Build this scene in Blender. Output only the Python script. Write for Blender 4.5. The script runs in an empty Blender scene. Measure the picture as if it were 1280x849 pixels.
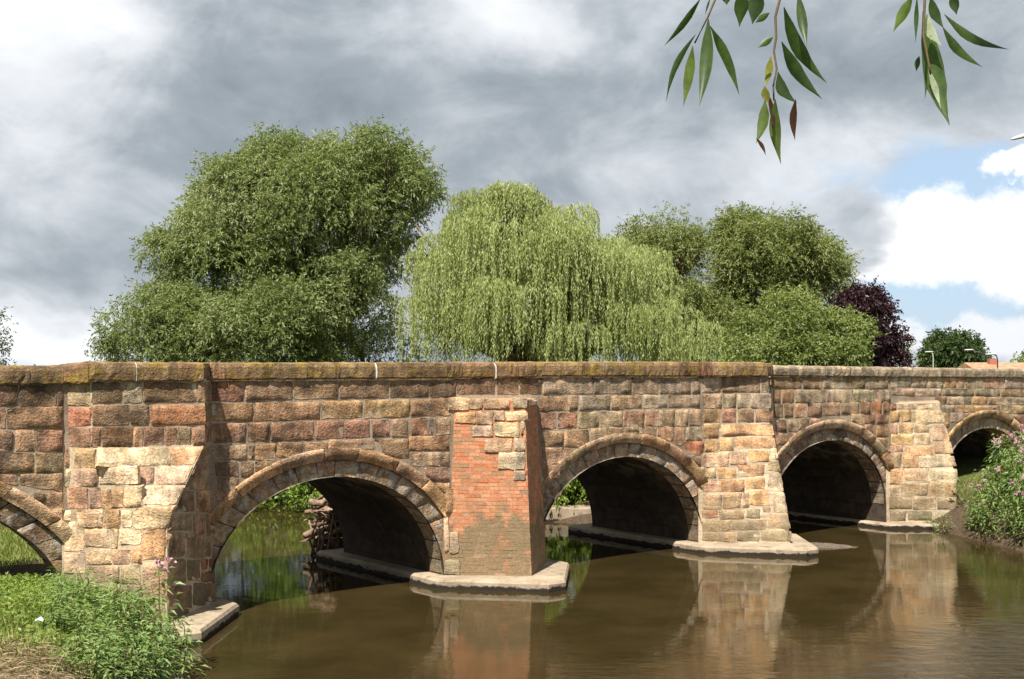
import bpy, bmesh, math, random
import numpy as np
from mathutils import Vector, Matrix, noise as mnoise
from mathutils.bvhtree import BVHTree

R = math.radians
scene = bpy.context.scene
rng = random.Random(7)
nrs = np.random.RandomState(11)

# ------------------------------------------------------------------ camera
F, YH, H = 1519.0, 465.0, 4.4          # focal length in photo pixels, horizon row, eye height over water
cam_d = bpy.data.cameras.new('camera')
cam = bpy.data.objects.new('camera', cam_d)
scene.collection.objects.link(cam)
cam.location = (0, 0, H)
cam.rotation_euler = (R(90), 0, 0)
cam_d.sensor_width = 36.0
cam_d.lens = F / 1280.0 * 36.0
cam_d.shift_y = (YH - 424.5) / 1280.0
cam_d.clip_start = 0.05
cam_d.clip_end = 3000
scene.camera = cam
scene.render.resolution_x, scene.render.resolution_y = 1024, 679

# ------------------------------------------------------------------ sun, exposure
SUN_EL = R(57)
SUN_H = Vector((-0.385, -0.923, 0)).normalized()
L = Vector((SUN_H.x * math.cos(SUN_EL), SUN_H.y * math.cos(SUN_EL), math.sin(SUN_EL)))
sd = bpy.data.lights.new('sun', 'SUN')
sd.energy = 5.0
sd.angle = R(0.55)
sd.color = (1.0, 0.945, 0.86)
sun = bpy.data.objects.new('sun', sd)
sun.rotation_euler = (-L).to_track_quat('-Z', 'Y').to_euler()
sun.location = (-10, -20, 40)
scene.collection.objects.link(sun)
scene.view_settings.view_transform = 'Standard'
scene.view_settings.look = 'None'
scene.view_settings.gamma = 1.0
scene.view_settings.exposure = 1.0
scene.view_settings.use_curve_mapping = False


# ------------------------------------------------------------------ node helper
class NT:
    def __init__(self, tree):
        self.t = tree
        self.n = tree.nodes
        self.l = tree.links

    def add(self, typ, **kw):
        nd = self.n.new(typ)
        for k, v in kw.items():
            setattr(nd, k, v)
        return nd

    def put(self, sock, v):
        if isinstance(v, bpy.types.NodeSocket):
            self.l.new(v, sock)
        elif v is not None:
            try:
                sock.default_value = v
            except Exception:
                sock.default_value = (v[0], v[1], v[2], 1.0)

    def math(self, op, a, b=None, c=None, clamp=False):
        nd = self.add('ShaderNodeMath', operation=op, use_clamp=clamp)
        self.put(nd.inputs[0], a)
        if b is not None: self.put(nd.inputs[1], b)
        if c is not None: self.put(nd.inputs[2], c)
        return nd.outputs[0]

    def vmath(self, op, a, b=None, scale=None):
        nd = self.add('ShaderNodeVectorMath', operation=op)
        self.put(nd.inputs[0], a)
        if b is not None: self.put(nd.inputs[1], b)
        if scale is not None: self.put(nd.inputs['Scale'], scale)
        return nd.outputs['Value'] if op in ('LENGTH', 'DOT_PRODUCT', 'DISTANCE') else nd.outputs[0]

    def noise(self, vec, scale, detail=4, rough=0.55, dist=0.0):
        nd = self.add('ShaderNodeTexNoise')
        if vec is not None: self.put(nd.inputs['Vector'], vec)
        nd.inputs['Scale'].default_value = scale
        nd.inputs['Detail'].default_value = detail
        nd.inputs['Roughness'].default_value = rough
        nd.inputs['Distortion'].default_value = dist
        return nd.outputs['Fac']

    def map(self, v, a, b, c=0.0, d=1.0, smooth=True):
        nd = self.add('ShaderNodeMapRange')
        if smooth: nd.interpolation_type = 'SMOOTHSTEP'
        self.put(nd.inputs['Value'], v)
        for k, x in (('From Min', a), ('From Max', b), ('To Min', c), ('To Max', d)):
            self.put(nd.inputs[k], x)
        return nd.outputs[0]

    def mix(self, fac, a, b, blend='MIX'):
        nd = self.add('ShaderNodeMix', data_type='RGBA', blend_type=blend)
        self.put(nd.inputs[0], fac)
        self.put(nd.inputs[6], a if isinstance(a, bpy.types.NodeSocket) else (*a, 1.0))
        self.put(nd.inputs[7], b if isinstance(b, bpy.types.NodeSocket) else (*b, 1.0))
        return nd.outputs[2]

    def mixf(self, fac, a, b):
        nd = self.add('ShaderNodeMix', data_type='FLOAT')
        self.put(nd.inputs[0], fac)
        self.put(nd.inputs[2], a)
        self.put(nd.inputs[3], b)
        return nd.outputs[0]

    def mul(self, col, val):
        return self.vmath('SCALE', col, scale=val)


# ------------------------------------------------------------------ world: broken cloud over a clear sky
world = bpy.data.worlds.new('World')
scene.world = world
world.use_nodes = True
w = NT(world.node_tree)
w.n.clear()
sky = w.add('ShaderNodeTexSky', sky_type='NISHITA')
sky.sun_disc = False
sky.sun_elevation = SUN_EL
sky.sun_rotation = math.atan2(SUN_H.x, SUN_H.y)
sky.air_density = 1.0
sky.dust_density = 0.6
sky.ozone_density = 1.4
geo = w.add('ShaderNodeTexCoord').outputs['Generated']
sep = w.add('ShaderNodeSeparateXYZ')
w.put(sep.inputs[0], geo)
dx, dy, dz = sep.outputs
az = w.math('ARCTAN2', dx, dy)
el = w.math('ARCSINE', w.math('MINIMUM', w.math('MAXIMUM', dz, -1.0), 1.0))
cxy = w.add('ShaderNodeCombineXYZ')
w.put(cxy.inputs[0], az); w.put(cxy.inputs[1], w.math('MULTIPLY', el, 1.7)); cxy.inputs[2].default_value = 0.0
ae = cxy.outputs[0]
# seam-free coordinates: the view direction itself, flattened vertically
flat = w.vmath('MULTIPLY', geo, (1.0, 1.0, 1.55))
warp = w.math('SUBTRACT', w.noise(flat, 6.0, 5, 0.6), 0.5)
warp2 = w.math('SUBTRACT', w.noise(w.vmath('ADD', flat, (3.1, 7.7, 1.3)), 6.0, 5, 0.6), 0.5)
azw = w.math('ADD', az, w.math('MULTIPLY', warp, 0.16))
elw = w.math('ADD', el, w.math('MULTIPLY', warp2, 0.09))


def sky_blob(x, y, rx, ry, soft=True, a=None, e=None):
    """a cloud (or gap) of the photographed sky, centred where it stands in the sky"""
    a0 = math.atan((x - 640) / F)
    e0 = math.atan((YH - y) / math.hypot(F, x - 640))
    da = w.math('MULTIPLY', w.math('SUBTRACT', azw if a is None else a, a0), F / rx)
    de = w.math('MULTIPLY', w.math('SUBTRACT', elw if e is None else e, e0), F / ry)
    r2 = w.math('ADD', w.math('MULTIPLY', da, da), w.math('MULTIPLY', de, de))
    return w.math('EXPONENT', w.math('MULTIPLY', r2, -1.0))


big = w.noise(flat, 4.2, 6, 0.5, 0.3)
fine = w.noise(flat, 13.0, 8, 0.55, 0.3)
bright = w.math('ADD', w.math('ADD', w.math('MULTIPLY', w.math('SUBTRACT', big, 0.5), 0.55), w.math('MULTIPLY', w.math('SUBTRACT', w.noise(w.vmath('ADD', w.vmath('MULTIPLY', geo, (1.0, 1.0, 1.6)), (1.7, 0.4, 2.2)), 9.0, 9, 0.58, 0.5), 0.5), 0.72)),
                w.math('MULTIPLY', w.math('SUBTRACT', fine, 0.5), 0.34))
bright = w.math('ADD', bright, 0.37)
for x, y, rx, ry, amt in ((10, 50, 130, 130, 0.50), (120, 20, 60, 60, 0.2), (630, 25, 120, 45, 0.42), (250, -60, 140, 60, 0.05),
                          (60, 428, 190, 36, 0.62), (930, 170, 160, 50, 0.14), (60, 230, 150, 120, -0.03),
                          (330, 110, 170, 60, -0.11), (1060, 85, 280, 62, -0.13), (760, 110, 150, 80, -0.10),
                          (140, 340, 130, 45, -0.08), (620, 190, 90, 40, -0.04), (1000, 235, 90, 40, 0.12)):
    bright = w.math('ADD', bright, w.math('MULTIPLY', sky_blob(x, y, rx, ry), amt))
bright = w.math('MINIMUM', w.math('MAXIMUM', bright, 0.0), 1.0)
ramp = w.add('ShaderNodeValToRGB')
w.put(ramp.inputs[0], bright)
cr = ramp.color_ramp
cr.elements[0].position = 0.0; cr.elements[0].color = (0.170, 0.203, 0.240, 1)
cr.elements[1].position = 1.0; cr.elements[1].color = (0.95, 0.96, 0.97, 1)
e_ = cr.elements.new(0.30); e_.color = (0.335, 0.378, 0.418, 1)
e_ = cr.elements.new(0.60); e_.color = (0.66, 0.69, 0.73, 1)
grey_cloud = ramp.outputs[0]
# clear air: gaps of the cloud deck
gap = w.math('ADD', w.math('MULTIPLY', sky_blob(1225, 228, 150, 40), 0.95), w.math('MULTIPLY', sky_blob(1225, 375, 160, 66), 1.3))
gap = w.math('ADD', gap, w.math('MULTIPLY', sky_blob(1400, 330, 230, 130), 1.2))
gap = w.math('ADD', gap, w.math('MULTIPLY', w.math('SUBTRACT', fine, 0.5), 1.2))
gapm = w.map(gap, 0.24, 0.74)
blue = w.mul(sky.outputs[0], 0.085)
blue = w.mix(0.7, blue, (0.50, 0.66, 0.86))
# white cumulus standing in the gap
puff = w.noise(w.vmath('MULTIPLY', geo, (1.0, 1.0, 1.5)), 17.0, 7, 0.6, 0.2)
azp = w.math('ADD', az, w.math('MULTIPLY', w.math('SUBTRACT', puff, 0.5), 0.10))
elp = w.math('ADD', el, w.math('MULTIPLY', w.math('SUBTRACT', w.noise(w.vmath('ADD', geo, (5, 2, 1)), 19.0, 7, 0.6), 0.5), 0.075))
cum = w.math('MAXIMUM', sky_blob(1185, 300, 165, 58, a=azp, e=elp), sky_blob(1330, 310, 150, 62, a=azp, e=elp))
cum = w.math('MAXIMUM', cum, sky_blob(1285, 205, 46, 24, a=azp, e=elp))
cum = w.math('MAXIMUM', cum, w.math('MULTIPLY', sky_blob(1200, 440, 300, 46, a=azp, e=elp), 0.95))
cumm = w.map(w.math('ADD', cum, w.math('MULTIPLY', w.math('SUBTRACT', fine, 0.5), 0.35)), 0.27, 0.56)
shade = w.math('ADD', w.math('MULTIPLY', w.math('SUBTRACT', fine, 0.5), 0.9), w.math('MULTIPLY', w.math('SUBTRACT', el, 0.085), 3.2))
cumc = w.mix(w.map(shade, -0.24, 0.06), (0.78, 0.80, 0.84), (1.0, 1.0, 1.0))
clear = w.mix(cumm, blue, cumc)
skycol = w.mix(gapm, grey_cloud, clear)
bg = w.add('ShaderNodeBackground')
w.put(bg.inputs[0], skycol)
bg.inputs[1].default_value = 0.60
wo = w.add('ShaderNodeOutputWorld')
w.l.new(bg.outputs[0], wo.inputs[0])

# ------------------------------------------------------------------ materials
def new_mat(name):
    m = bpy.data.materials.new(name)
    m.use_nodes = True
    nt = NT(m.node_tree)
    nt.n.clear()
    out = nt.add('ShaderNodeOutputMaterial')
    return m, nt, out


def bump(nt, height, strength, dist):
    b = nt.add('ShaderNodeBump')
    b.inputs['Strength'].default_value = strength
    b.inputs['Distance'].default_value = dist
    nt.put(b.inputs['Height'], height)
    return b.outputs[0]


def principled(nt, out, col, rough=0.9, normal=None, spec=0.25):
    p = nt.add('ShaderNodeBsdfPrincipled')
    nt.put(p.inputs['Base Color'], col if isinstance(col, bpy.types.NodeSocket) else (*col, 1))
    nt.put(p.inputs['Roughness'], rough)
    p.inputs['Specular IOR Level'].default_value = spec
    if normal is not None: nt.l.new(normal, p.inputs['Normal'])
    nt.l.new(p.outputs[0], out.inputs[0])
    return p


def stone_material(name, lime=0.0, lichen=0.0):
    m, nt, out = new_mat(name)
    oi = nt.add('ShaderNodeObjectInfo')
    pos = nt.add('ShaderNodeNewGeometry').outputs['Position']
    off = nt.add('ShaderNodeCombineXYZ')
    nt.put(off.inputs[0], nt.math('MULTIPLY', oi.outputs['Random'], 37.0))
    nt.put(off.inputs[1], nt.math('MULTIPLY', oi.outputs['Random'], 91.0))
    nt.put(off.inputs[2], nt.math('MULTIPLY', oi.outputs['Random'], 17.0))
    p = nt.vmath('ADD', pos, off.outputs[0])
    n1 = nt.noise(p, 3.0, 6, 0.6)
    n2 = nt.noise(p, 24.0, 8, 0.65)
    # bedding planes, tipped differently in every block
    rot = nt.add('ShaderNodeVectorRotate', rotation_type='AXIS_ANGLE')
    nt.put(rot.inputs['Vector'], p)
    rot.inputs['Axis'].default_value = (0.6, -0.79, 0)
    nt.put(rot.inputs['Angle'], nt.math('MULTIPLY', nt.math('SUBTRACT', oi.outputs['Random'], 0.5), 0.9))
    strat = nt.noise(nt.vmath('MULTIPLY', rot.outputs[0], (1.0, 1.0, 6.0)), 2.0, 6, 0.6, 0.8)
    val = nt.math('MULTIPLY', nt.map(n1, 0.25, 0.75, 0.58, 1.38), nt.map(n2, 0.25, 0.75, 0.66, 1.32))
    val = nt.math('MULTIPLY', val, nt.map(strat, 0.3, 0.7, 0.80, 1.16))
    col = nt.mul(oi.outputs['Color'], val)
    hue = nt.noise(nt.vmath('ADD', p, (9, 4, 2)), 5.0, 4)
    col = nt.mix(nt.map(hue, 0.45, 0.75, 0.0, 0.35), col, nt.mul(oi.outputs['Color'], (0.8)))
    tint = nt.mix(nt.map(hue, 0.2, 0.8), (1.10, 0.98, 0.84), (0.96, 1.0, 1.02))
    col = nt.mix(1.0, col, tint, 'MULTIPLY')
    age = oi.outputs['Alpha']
    crust = nt.noise(pos, 1.3, 8, 0.68)
    col = nt.mix(nt.math('MULTIPLY', nt.map(crust, 0.50, 0.66, 0.0, 0.66), age), col, (0.05475, 0.0438, 0.03504))
    crust2 = nt.noise(nt.vmath('ADD', p, (3, 5, 7)), 7.0, 8, 0.72)
    col = nt.mix(nt.math('MULTIPLY', nt.map(crust2, 0.54, 0.66, 0.0, 0.55), age), col, (0.06205, 0.04818, 0.0365))
    fresh = nt.noise(nt.vmath('ADD', p, (8, 3, 6)), 4.5, 6, 0.65)
    col = nt.mix(nt.map(fresh, 0.56, 0.68, 0.0, 0.45), col, (0.3066, 0.1825, 0.09125))
    # pale lime and mortar smears
    sm = nt.noise(nt.vmath('ADD', p, (2, 2, 2)), 6.5, 7, 0.7)
    lo, hi, am = (0.60, 0.70, 0.45) if lime == 0 else (0.48, 0.60, 0.8 * lime)
    col = nt.mix(nt.map(sm, lo, hi, 0.0, am), col, (0.3942, 0.3723, 0.3358))
    if lime:
        bl = nt.noise(nt.vmath('ADD', p, (7, 1, 5)), 4.0, 6, 0.6)
        col = nt.mix(nt.map(bl, 0.50, 0.68, 0.0, 0.4), col, (0.0438, 0.0365, 0.03139))
    if lichen:
        ln = nt.noise(nt.vmath('MULTIPLY', pos, (1, 1, 1.6)), 2.6, 8, 0.72)
        lf = nt.noise(pos, 22.0, 5, 0.7)
        lm = nt.math('MULTIPLY', nt.map(ln, 0.50, 0.60), nt.map(lf, 0.36, 0.56))
        col = nt.mix(nt.math('MULTIPLY', lm, 0.85 * lichen), col, (0.2774, 0.1898, 0.0292))
        gm = nt.noise(nt.vmath('ADD', pos, (4, 8, 1)), 9.0, 6, 0.7)
        col = nt.mix(nt.map(gm, 0.62, 0.70, 0.0, 0.7), col, (0.3066, 0.292, 0.2628))
    # rain streaks down the face, silt and algae near the water
    stk = nt.noise(nt.vmath('MULTIPLY', pos, (3.2, 3.2, 0.32)), 1.5, 6, 0.62)
    col = nt.mul(col, nt.map(stk, 0.35, 0.68, 1.12, 0.66))
    szp = nt.add('ShaderNodeSeparateXYZ'); nt.put(szp.inputs[0], pos)
    low = nt.math('SUBTRACT', nt.map(n1, 0.3, 0.7, 0.55, 1.35), szp.outputs[2])
    col = nt.mix(nt.map(low, -0.25, 0.45, 0.0, 0.62), col, (0.125, 0.108, 0.066))
    vor = nt.add('ShaderNodeTexVoronoi')
    nt.put(vor.inputs['Vector'], p)
    vor.inputs['Scale'].default_value = 30.0
    hgt = nt.math('ADD', nt.math('MULTIPLY', n2, 0.55), nt.math('MULTIPLY', strat, 0.55))
    hgt = nt.math('ADD', hgt, nt.math('MULTIPLY', vor.outputs['Distance'], 0.30))
    hgt = nt.math('ADD', hgt, nt.math('MULTIPLY', n1, 1.2))
    principled(nt, out, col, 0.92, bump(nt, hgt, 0.9, 0.026), 0.12)
    return m


def mortar_material(name, base, dark=(0.0949, 0.07665, 0.0584)):
    m, nt, out = new_mat(name)
    pos = nt.add('ShaderNodeNewGeometry').outputs['Position']
    n1 = nt.noise(pos, 0.9, 6, 0.6)
    n2 = nt.noise(pos, 22.0, 6, 0.7)
    col = nt.mix(nt.map(n1, 0.38, 0.60), dark, base)
    col = nt.mul(col, nt.map(n2, 0.3, 0.7, 0.75, 1.2))
    principled(nt, out, col, 0.95, bump(nt, n2, 0.6, 0.02), 0.1)
    return m


M = {}
M['stone'] = stone_material('sandstone')
M['stone_lime'] = stone_material('sandstone_lime_stained', lime=1.0)
M['stone_lichen'] = stone_material('sandstone_lichen', lichen=1.0)
M['mortar'] = mortar_material('old_mortar', (0.42, 0.345, 0.25), (0.24, 0.18, 0.13))
M['white_mortar'] = mortar_material('white_mortar', (0.62, 0.58, 0.50), (0.5, 0.46, 0.39))
M['mortar_brick'] = mortar_material('brick_mortar', (0.365, 0.2263, 0.1387), (0.2482, 0.1752, 0.1095))
M['mortar_pale'] = mortar_material('new_mortar', (0.4818, 0.3869, 0.2701), (0.3212, 0.2482, 0.1715))

# barrel of the vault
m, nt, out = new_mat('vault_stone')
uv = nt.add('ShaderNodeUVMap').outputs[0]
br = nt.add('ShaderNodeTexBrick')
nt.put(br.inputs['Vector'], uv)
br.inputs['Scale'].default_value = 1.0
br.inputs['Brick Width'].default_value = 0.7
br.inputs['Row Height'].default_value = 0.34
br.inputs['Mortar Size'].default_value = 0.014
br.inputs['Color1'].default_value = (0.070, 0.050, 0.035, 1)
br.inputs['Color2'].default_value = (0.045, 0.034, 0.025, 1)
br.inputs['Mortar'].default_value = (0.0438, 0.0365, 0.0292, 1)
pos = nt.add('ShaderNodeNewGeometry').outputs['Position']
n2 = nt.noise(pos, 5.0, 8, 0.65)
col = nt.mul(br.outputs['Color'], nt.map(n2, 0.25, 0.75, 0.6, 1.35))
sv = nt.add('ShaderNodeSeparateXYZ'); nt.put(sv.inputs[0], pos)
lm = nt.noise(nt.vmath('ADD', pos, (3, 1, 2)), 2.2, 8, 0.68)
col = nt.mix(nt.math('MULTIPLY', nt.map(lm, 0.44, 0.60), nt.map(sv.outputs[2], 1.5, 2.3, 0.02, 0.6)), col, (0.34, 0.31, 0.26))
hg = nt.math('SUBTRACT', nt.math('MULTIPLY', n2, 0.9), nt.math('MULTIPLY', br.outputs['Fac'], 0.8))
principled(nt, out, col, 0.9, bump(nt, hg, 0.8, 0.03), 0.15)
M['vault'] = m

# bricks
m, nt, out = new_mat('red_brick')
at = nt.add('ShaderNodeAttribute', attribute_name='rnd').outputs['Fac']
pos = nt.add('ShaderNodeNewGeometry').outputs['Position']
sepb = nt.add('ShaderNodeSeparateXYZ'); nt.put(sepb.inputs[0], pos)
n1 = nt.noise(pos, 2.2, 6, 0.6)
n2 = nt.noise(pos, 26.0, 6, 0.7)
red = nt.mix(at, (0.43, 0.150, 0.070), (0.50, 0.250, 0.140))
red = nt.mix(nt.map(nt.math('FRACT', nt.math('MULTIPLY', at, 7.3)), 0.72, 0.9, 0.0, 0.75), red, (0.2628, 0.1825, 0.1022))
silt = nt.math('ADD', nt.map(sepb.outputs[2], 0.85, 1.75, 1.0, 0.0), nt.map(n1, 0.35, 0.65, -0.5, 0.42))
col = nt.mix(nt.map(silt, 0.25, 0.75, 0.0, 0.95), red, (0.1752, 0.1351, 0.07665))
col = nt.mix(nt.map(nt.math('SUBTRACT', n1, nt.math('MULTIPLY', sepb.outputs[2], 0.12)), 0.20, 0.52, 0.0, 0.25), col, (0.292, 0.1971, 0.1095))
white = nt.noise(nt.vmath('MULTIPLY', pos, (1, 1, 2.2)), 3.4, 4, 0.5)
col = nt.mix(nt.map(white, 0.70, 0.74, 0.0, 0.8), col, (0.4015, 0.3431, 0.2774))
col = nt.mul(col, nt.map(n2, 0.25, 0.75, 0.72, 1.25))
principled(nt, out, col, 0.9, bump(nt, n2, 0.7, 0.015), 0.15)
M['brick'] = m

# concrete apron
m, nt, out = new_mat('concrete')
pos = nt.add('ShaderNodeNewGeometry').outputs['Position']
n1 = nt.noise(pos, 1.4, 6, 0.6)
n2 = nt.noise(pos, 30.0, 6, 0.7)
col = nt.mix(nt.map(n1, 0.35, 0.65), (0.2628, 0.2044, 0.1424), (0.3796, 0.3066, 0.219))
col = nt.mul(col, nt.map(n2, 0.3, 0.7, 0.82, 1.15))
st = nt.noise(pos, 3.5, 8, 0.7)
col = nt.mix(nt.map(st, 0.50, 0.68, 0.0, 0.7), col, (0.115, 0.092, 0.062))
sepb = nt.add('ShaderNodeSeparateXYZ'); nt.put(sepb.inputs[0], pos)
edge = nt.math('ADD', sepb.outputs[2], nt.map(st, 0.3, 0.7, -0.05, 0.03))
col = nt.mix(nt.map(edge, 0.055, 0.085, 1.0, 0.0), col, (0.02555, 0.02044, 0.01606))
principled(nt, out, col, 0.88, bump(nt, n2, 0.5, 0.012), 0.2)
M['concrete'] = m

# water: murky, silty, gently rippled
m, nt, out = new_mat('river_water')
pos = nt.add('ShaderNodeNewGeometry').outputs['Position']
n0 = nt.noise(pos, 0.16, 4, 0.6)
rp = nt.noise(nt.vmath('MULTIPLY', pos, (1.0, 1.9, 1.0)), 2.4, 5, 0.55, 0.5)
rp2 = nt.noise(nt.vmath('MULTIPLY', pos, (1.0, 1.8, 1.0)), 0.55, 3, 0.5, 0.3)
sepw = nt.add('ShaderNodeSeparateXYZ'); nt.put(sepw.inputs[0], pos)
# wind ripples grow away from the lee of the left bank
lee = nt.map(nt.math('SUBTRACT', sepw.outputs[0], nt.math('MULTIPLY', sepw.outputs[1], 0.30)), -0.5, 3.4, 0.035, 1.0)
lee = nt.math('MULTIPLY', lee, nt.map(sepw.outputs[1], 22.5, 17.2, 0.10, 3.0))
lee = nt.math('MAXIMUM', nt.math('MULTIPLY', lee, nt.map(n0, 0.3, 0.7, 0.6, 1.3)), 0.03)
hg = nt.math('MULTIPLY', nt.math('ADD', rp, nt.math('MULTIPLY', rp2, 1.6)), lee)
sil = nt.noise(pos, 0.5, 5, 0.6)
col = nt.mix(nt.map(sil, 0.35, 0.7), (0.0250, 0.0180, 0.0060), (0.041, 0.0285, 0.0105))
pw = principled(nt, out, col, 0.02, bump(nt, hg, 1.0, 0.05), 0.5)
pw.inputs['IOR'].default_value = 1.333
M['water'] = m

# ground: mud by the water, turf and straw above
m, nt, out = new_mat('bank_soil')
pos = nt.add('ShaderNodeNewGeometry').outputs['Position']
sepg = nt.add('ShaderNodeSeparateXYZ'); nt.put(sepg.inputs[0], pos)
n1 = nt.noise(pos, 0.9, 6, 0.6)
n2 = nt.noise(pos, 14.0, 7, 0.7)
turf = nt.mix(nt.map(n1, 0.4, 0.62), (0.06205, 0.08395, 0.02044), (0.146, 0.1168, 0.06205))
mud = nt.mix(n2, (0.04015, 0.02774, 0.01752), (0.1168, 0.08395, 0.05475))
hz = nt.math('ADD', sepg.outputs[2], nt.map(n1, 0.2, 0.8, -0.25, 0.25))
col = nt.mix(nt.map(hz, 0.65, 1.15), mud, turf)
col = nt.mul(col, nt.map(n2, 0.25, 0.75, 0.65, 1.3))
principled(nt, out, col, 0.95, bump(nt, nt.math('ADD', n2, n1), 0.9, 0.06), 0.1)
M['ground'] = m


def leaf_material(name, c1, c2, c3, trans=0.35, rough=0.5, tcol=None):
    m, nt, out = new_mat(name)
    at = nt.add('ShaderNodeAttribute', attribute_name='rnd').outputs['Fac']
    pos = nt.add('ShaderNodeNewGeometry').outputs['Position']
    big = nt.noise(pos, 0.7, 3)
    rampn = nt.add('ShaderNodeValToRGB')
    nt.put(rampn.inputs[0], nt.math('ADD', nt.math('MULTIPLY', at, 0.75), nt.math('MULTIPLY', big, 0.25)))
    e = rampn.color_ramp.elements
    c1, c2, c3 = [tuple(0.82 * x for x in c) for c in (c1, c2, c3)]
    e[0].position = 0.08; e[0].color = (*c1, 1)
    e[1].position = 0.95; e[1].color = (*c3, 1)
    k = rampn.color_ramp.elements.new(0.5); k.color = (*c2, 1)
    p = nt.add('ShaderNodeBsdfPrincipled')
    nt.l.new(rampn.outputs[0], p.inputs['Base Color'])
    p.inputs['Roughness'].default_value = rough
    p.inputs['Specular IOR Level'].default_value = 0.35
    tr = nt.add('ShaderNodeBsdfTranslucent')
    tc = nt.mix(1.0, rampn.outputs[0], tcol or (1.1, 1.25, 0.55), 'MULTIPLY')
    nt.l.new(tc, tr.inputs[0])
    ms = nt.add('ShaderNodeMixShader')
    ms.inputs[0].default_value = trans
    nt.l.new(p.outputs[0], ms.inputs[1]); nt.l.new(tr.outputs[0], ms.inputs[2])
    nt.l.new(ms.outputs[0], out.inputs[0])
    return m


M['leaf_big'] = leaf_material('willow_leaf_green', (0.135, 0.175, 0.050), (0.240, 0.290, 0.100), (0.420, 0.440, 0.240))
M['leaf_weep'] = leaf_material('weeping_willow_leaf', (0.245, 0.290, 0.085), (0.385, 0.435, 0.155), (0.540, 0.560, 0.265))
M['leaf_right'] = leaf_material('pale_willow_leaf', (0.135, 0.170, 0.048), (0.240, 0.275, 0.085), (0.390, 0.400, 0.170))
M['leaf_shrub'] = leaf_material('shrub_leaf', (0.130, 0.170, 0.046), (0.220, 0.270, 0.075), (0.360, 0.390, 0.150))
M['leaf_purple'] = leaf_material('purple_leaf', (0.018, 0.008, 0.011), (0.040, 0.015, 0.020), (0.085, 0.035, 0.038), 0.2, 0.45, (1.2, 0.6, 0.6))
M['leaf_dark'] = leaf_material('dark_tree_leaf', (0.036, 0.066, 0.022), (0.066, 0.108, 0.030), (0.120, 0.162, 0.048))
M['leaf_balsam'] = leaf_material('balsam_leaf', (0.095, 0.165, 0.040), (0.185, 0.285, 0.075), (0.320, 0.400, 0.150), 0.3, 0.45)
M['leaf_weed'] = leaf_material('weed_leaf', (0.120, 0.190, 0.030), (0.220, 0.320, 0.050), (0.370, 0.430, 0.110), 0.35)
M['grass'] = leaf_material('grass_blade', (0.130, 0.190, 0.034), (0.230, 0.300, 0.055), (0.390, 0.370, 0.130), 0.3)
M['straw'] = leaf_material('dry_straw', (0.18, 0.125, 0.062), (0.32, 0.235, 0.125), (0.46, 0.36, 0.21), 0.15, 0.7, (1, 0.9, 0.7))
M['petal'] = leaf_material('pink_petal', (0.50, 0.22, 0.34), (0.60, 0.33, 0.42), (0.70, 0.48, 0.52), 0.3, 0.5, (1, 0.7, 0.9))
M['stem_red'] = leaf_material('balsam_stem', (0.12, 0.10, 0.03), (0.16, 0.13, 0.04), (0.20, 0.12, 0.06), 0.1)

m, nt, out = new_mat('bark')
pos = nt.add('ShaderNodeNewGeometry').outputs['Position']
n1 = nt.noise(nt.vmath('MULTIPLY', pos, (1, 1, 0.25)), 9.0, 6, 0.65)
principled(nt, out, nt.mix(n1, (0.07, 0.05, 0.035), (0.20, 0.15, 0.10)), 0.95, bump(nt, n1, 0.9, 0.04), 0.1)
M['bark'] = m
m, nt, out = new_mat('driftwood')
pos = nt.add('ShaderNodeNewGeometry').outputs['Position']
n1 = nt.noise(pos, 7.0, 6, 0.65)
principled(nt, out, nt.mix(nt.map(n1, 0.3, 0.7), (0.10, 0.065, 0.042), (0.30, 0.21, 0.145)), 0.9, bump(nt, n1, 0.7, 0.03), 0.15)
M['driftwood'] = m


def flat_mat(name, c, rough=0.7, spec=0.3, var=0.2, scale=6.0, metal=0.0):
    m, nt, out = new_mat(name)
    pos = nt.add('ShaderNodeNewGeometry').outputs['Position']
    n1 = nt.noise(pos, scale, 6, 0.6)
    p = principled(nt, out, nt.mul(nt.mix(0.0, c, c), nt.map(n1, 0.25, 0.75, 1 - var, 1 + var)), rough, bump(nt, n1, 0.2, 0.01), spec)
    p.inputs['Metallic'].default_value = metal
    return m


M['tarmac'] = flat_mat('tarmac', (0.05, 0.05, 0.05), 0.9)
M['roof'] = flat_mat('roof_tiles', (0.34, 0.20, 0.12), 0.85, 0.2, 0.3, 2.0)
M['brickwall'] = flat_mat('house_brick', (0.33, 0.13, 0.08), 0.85, 0.2, 0.25, 9.0)
M['white'] = flat_mat('white_paint', (0.72, 0.72, 0.70), 0.5, 0.4, 0.06)
M['glass'] = flat_mat('window_glass', (0.03, 0.035, 0.04), 0.08, 0.6, 0.1)
M['lamp_grey'] = flat_mat('galvanised_steel', (0.42, 0.41, 0.38), 0.5, 0.5, 0.12)
M['lamp_dark'] = flat_mat('painted_dark_steel', (0.035, 0.04, 0.05), 0.5, 0.4, 0.1)
M['gravel'] = flat_mat('wet_gravel', (0.13, 0.10, 0.075), 0.6, 0.4, 0.5, 25.0)
M['paper'] = flat_mat('blue_white_wrapper', (0.62, 0.68, 0.75), 0.6, 0.3, 0.15, 20)

# ------------------------------------------------------------------ object helpers
col_root = scene.collection
WLOC = {}


def link(o, loc, parent=None, label=None, cat=None, group=None, kind=None):
    col_root.objects.link(o)
    WLOC[o.name] = Vector(loc)
    if parent is not None:
        o.parent = parent
        o.location = Vector(loc) - WLOC[parent.name]
    else:
        o.location = loc
    if label: o['label'] = label
    if cat: o['category'] = cat
    if group: o['group'] = group
    if kind: o['kind'] = kind
    return o


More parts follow.
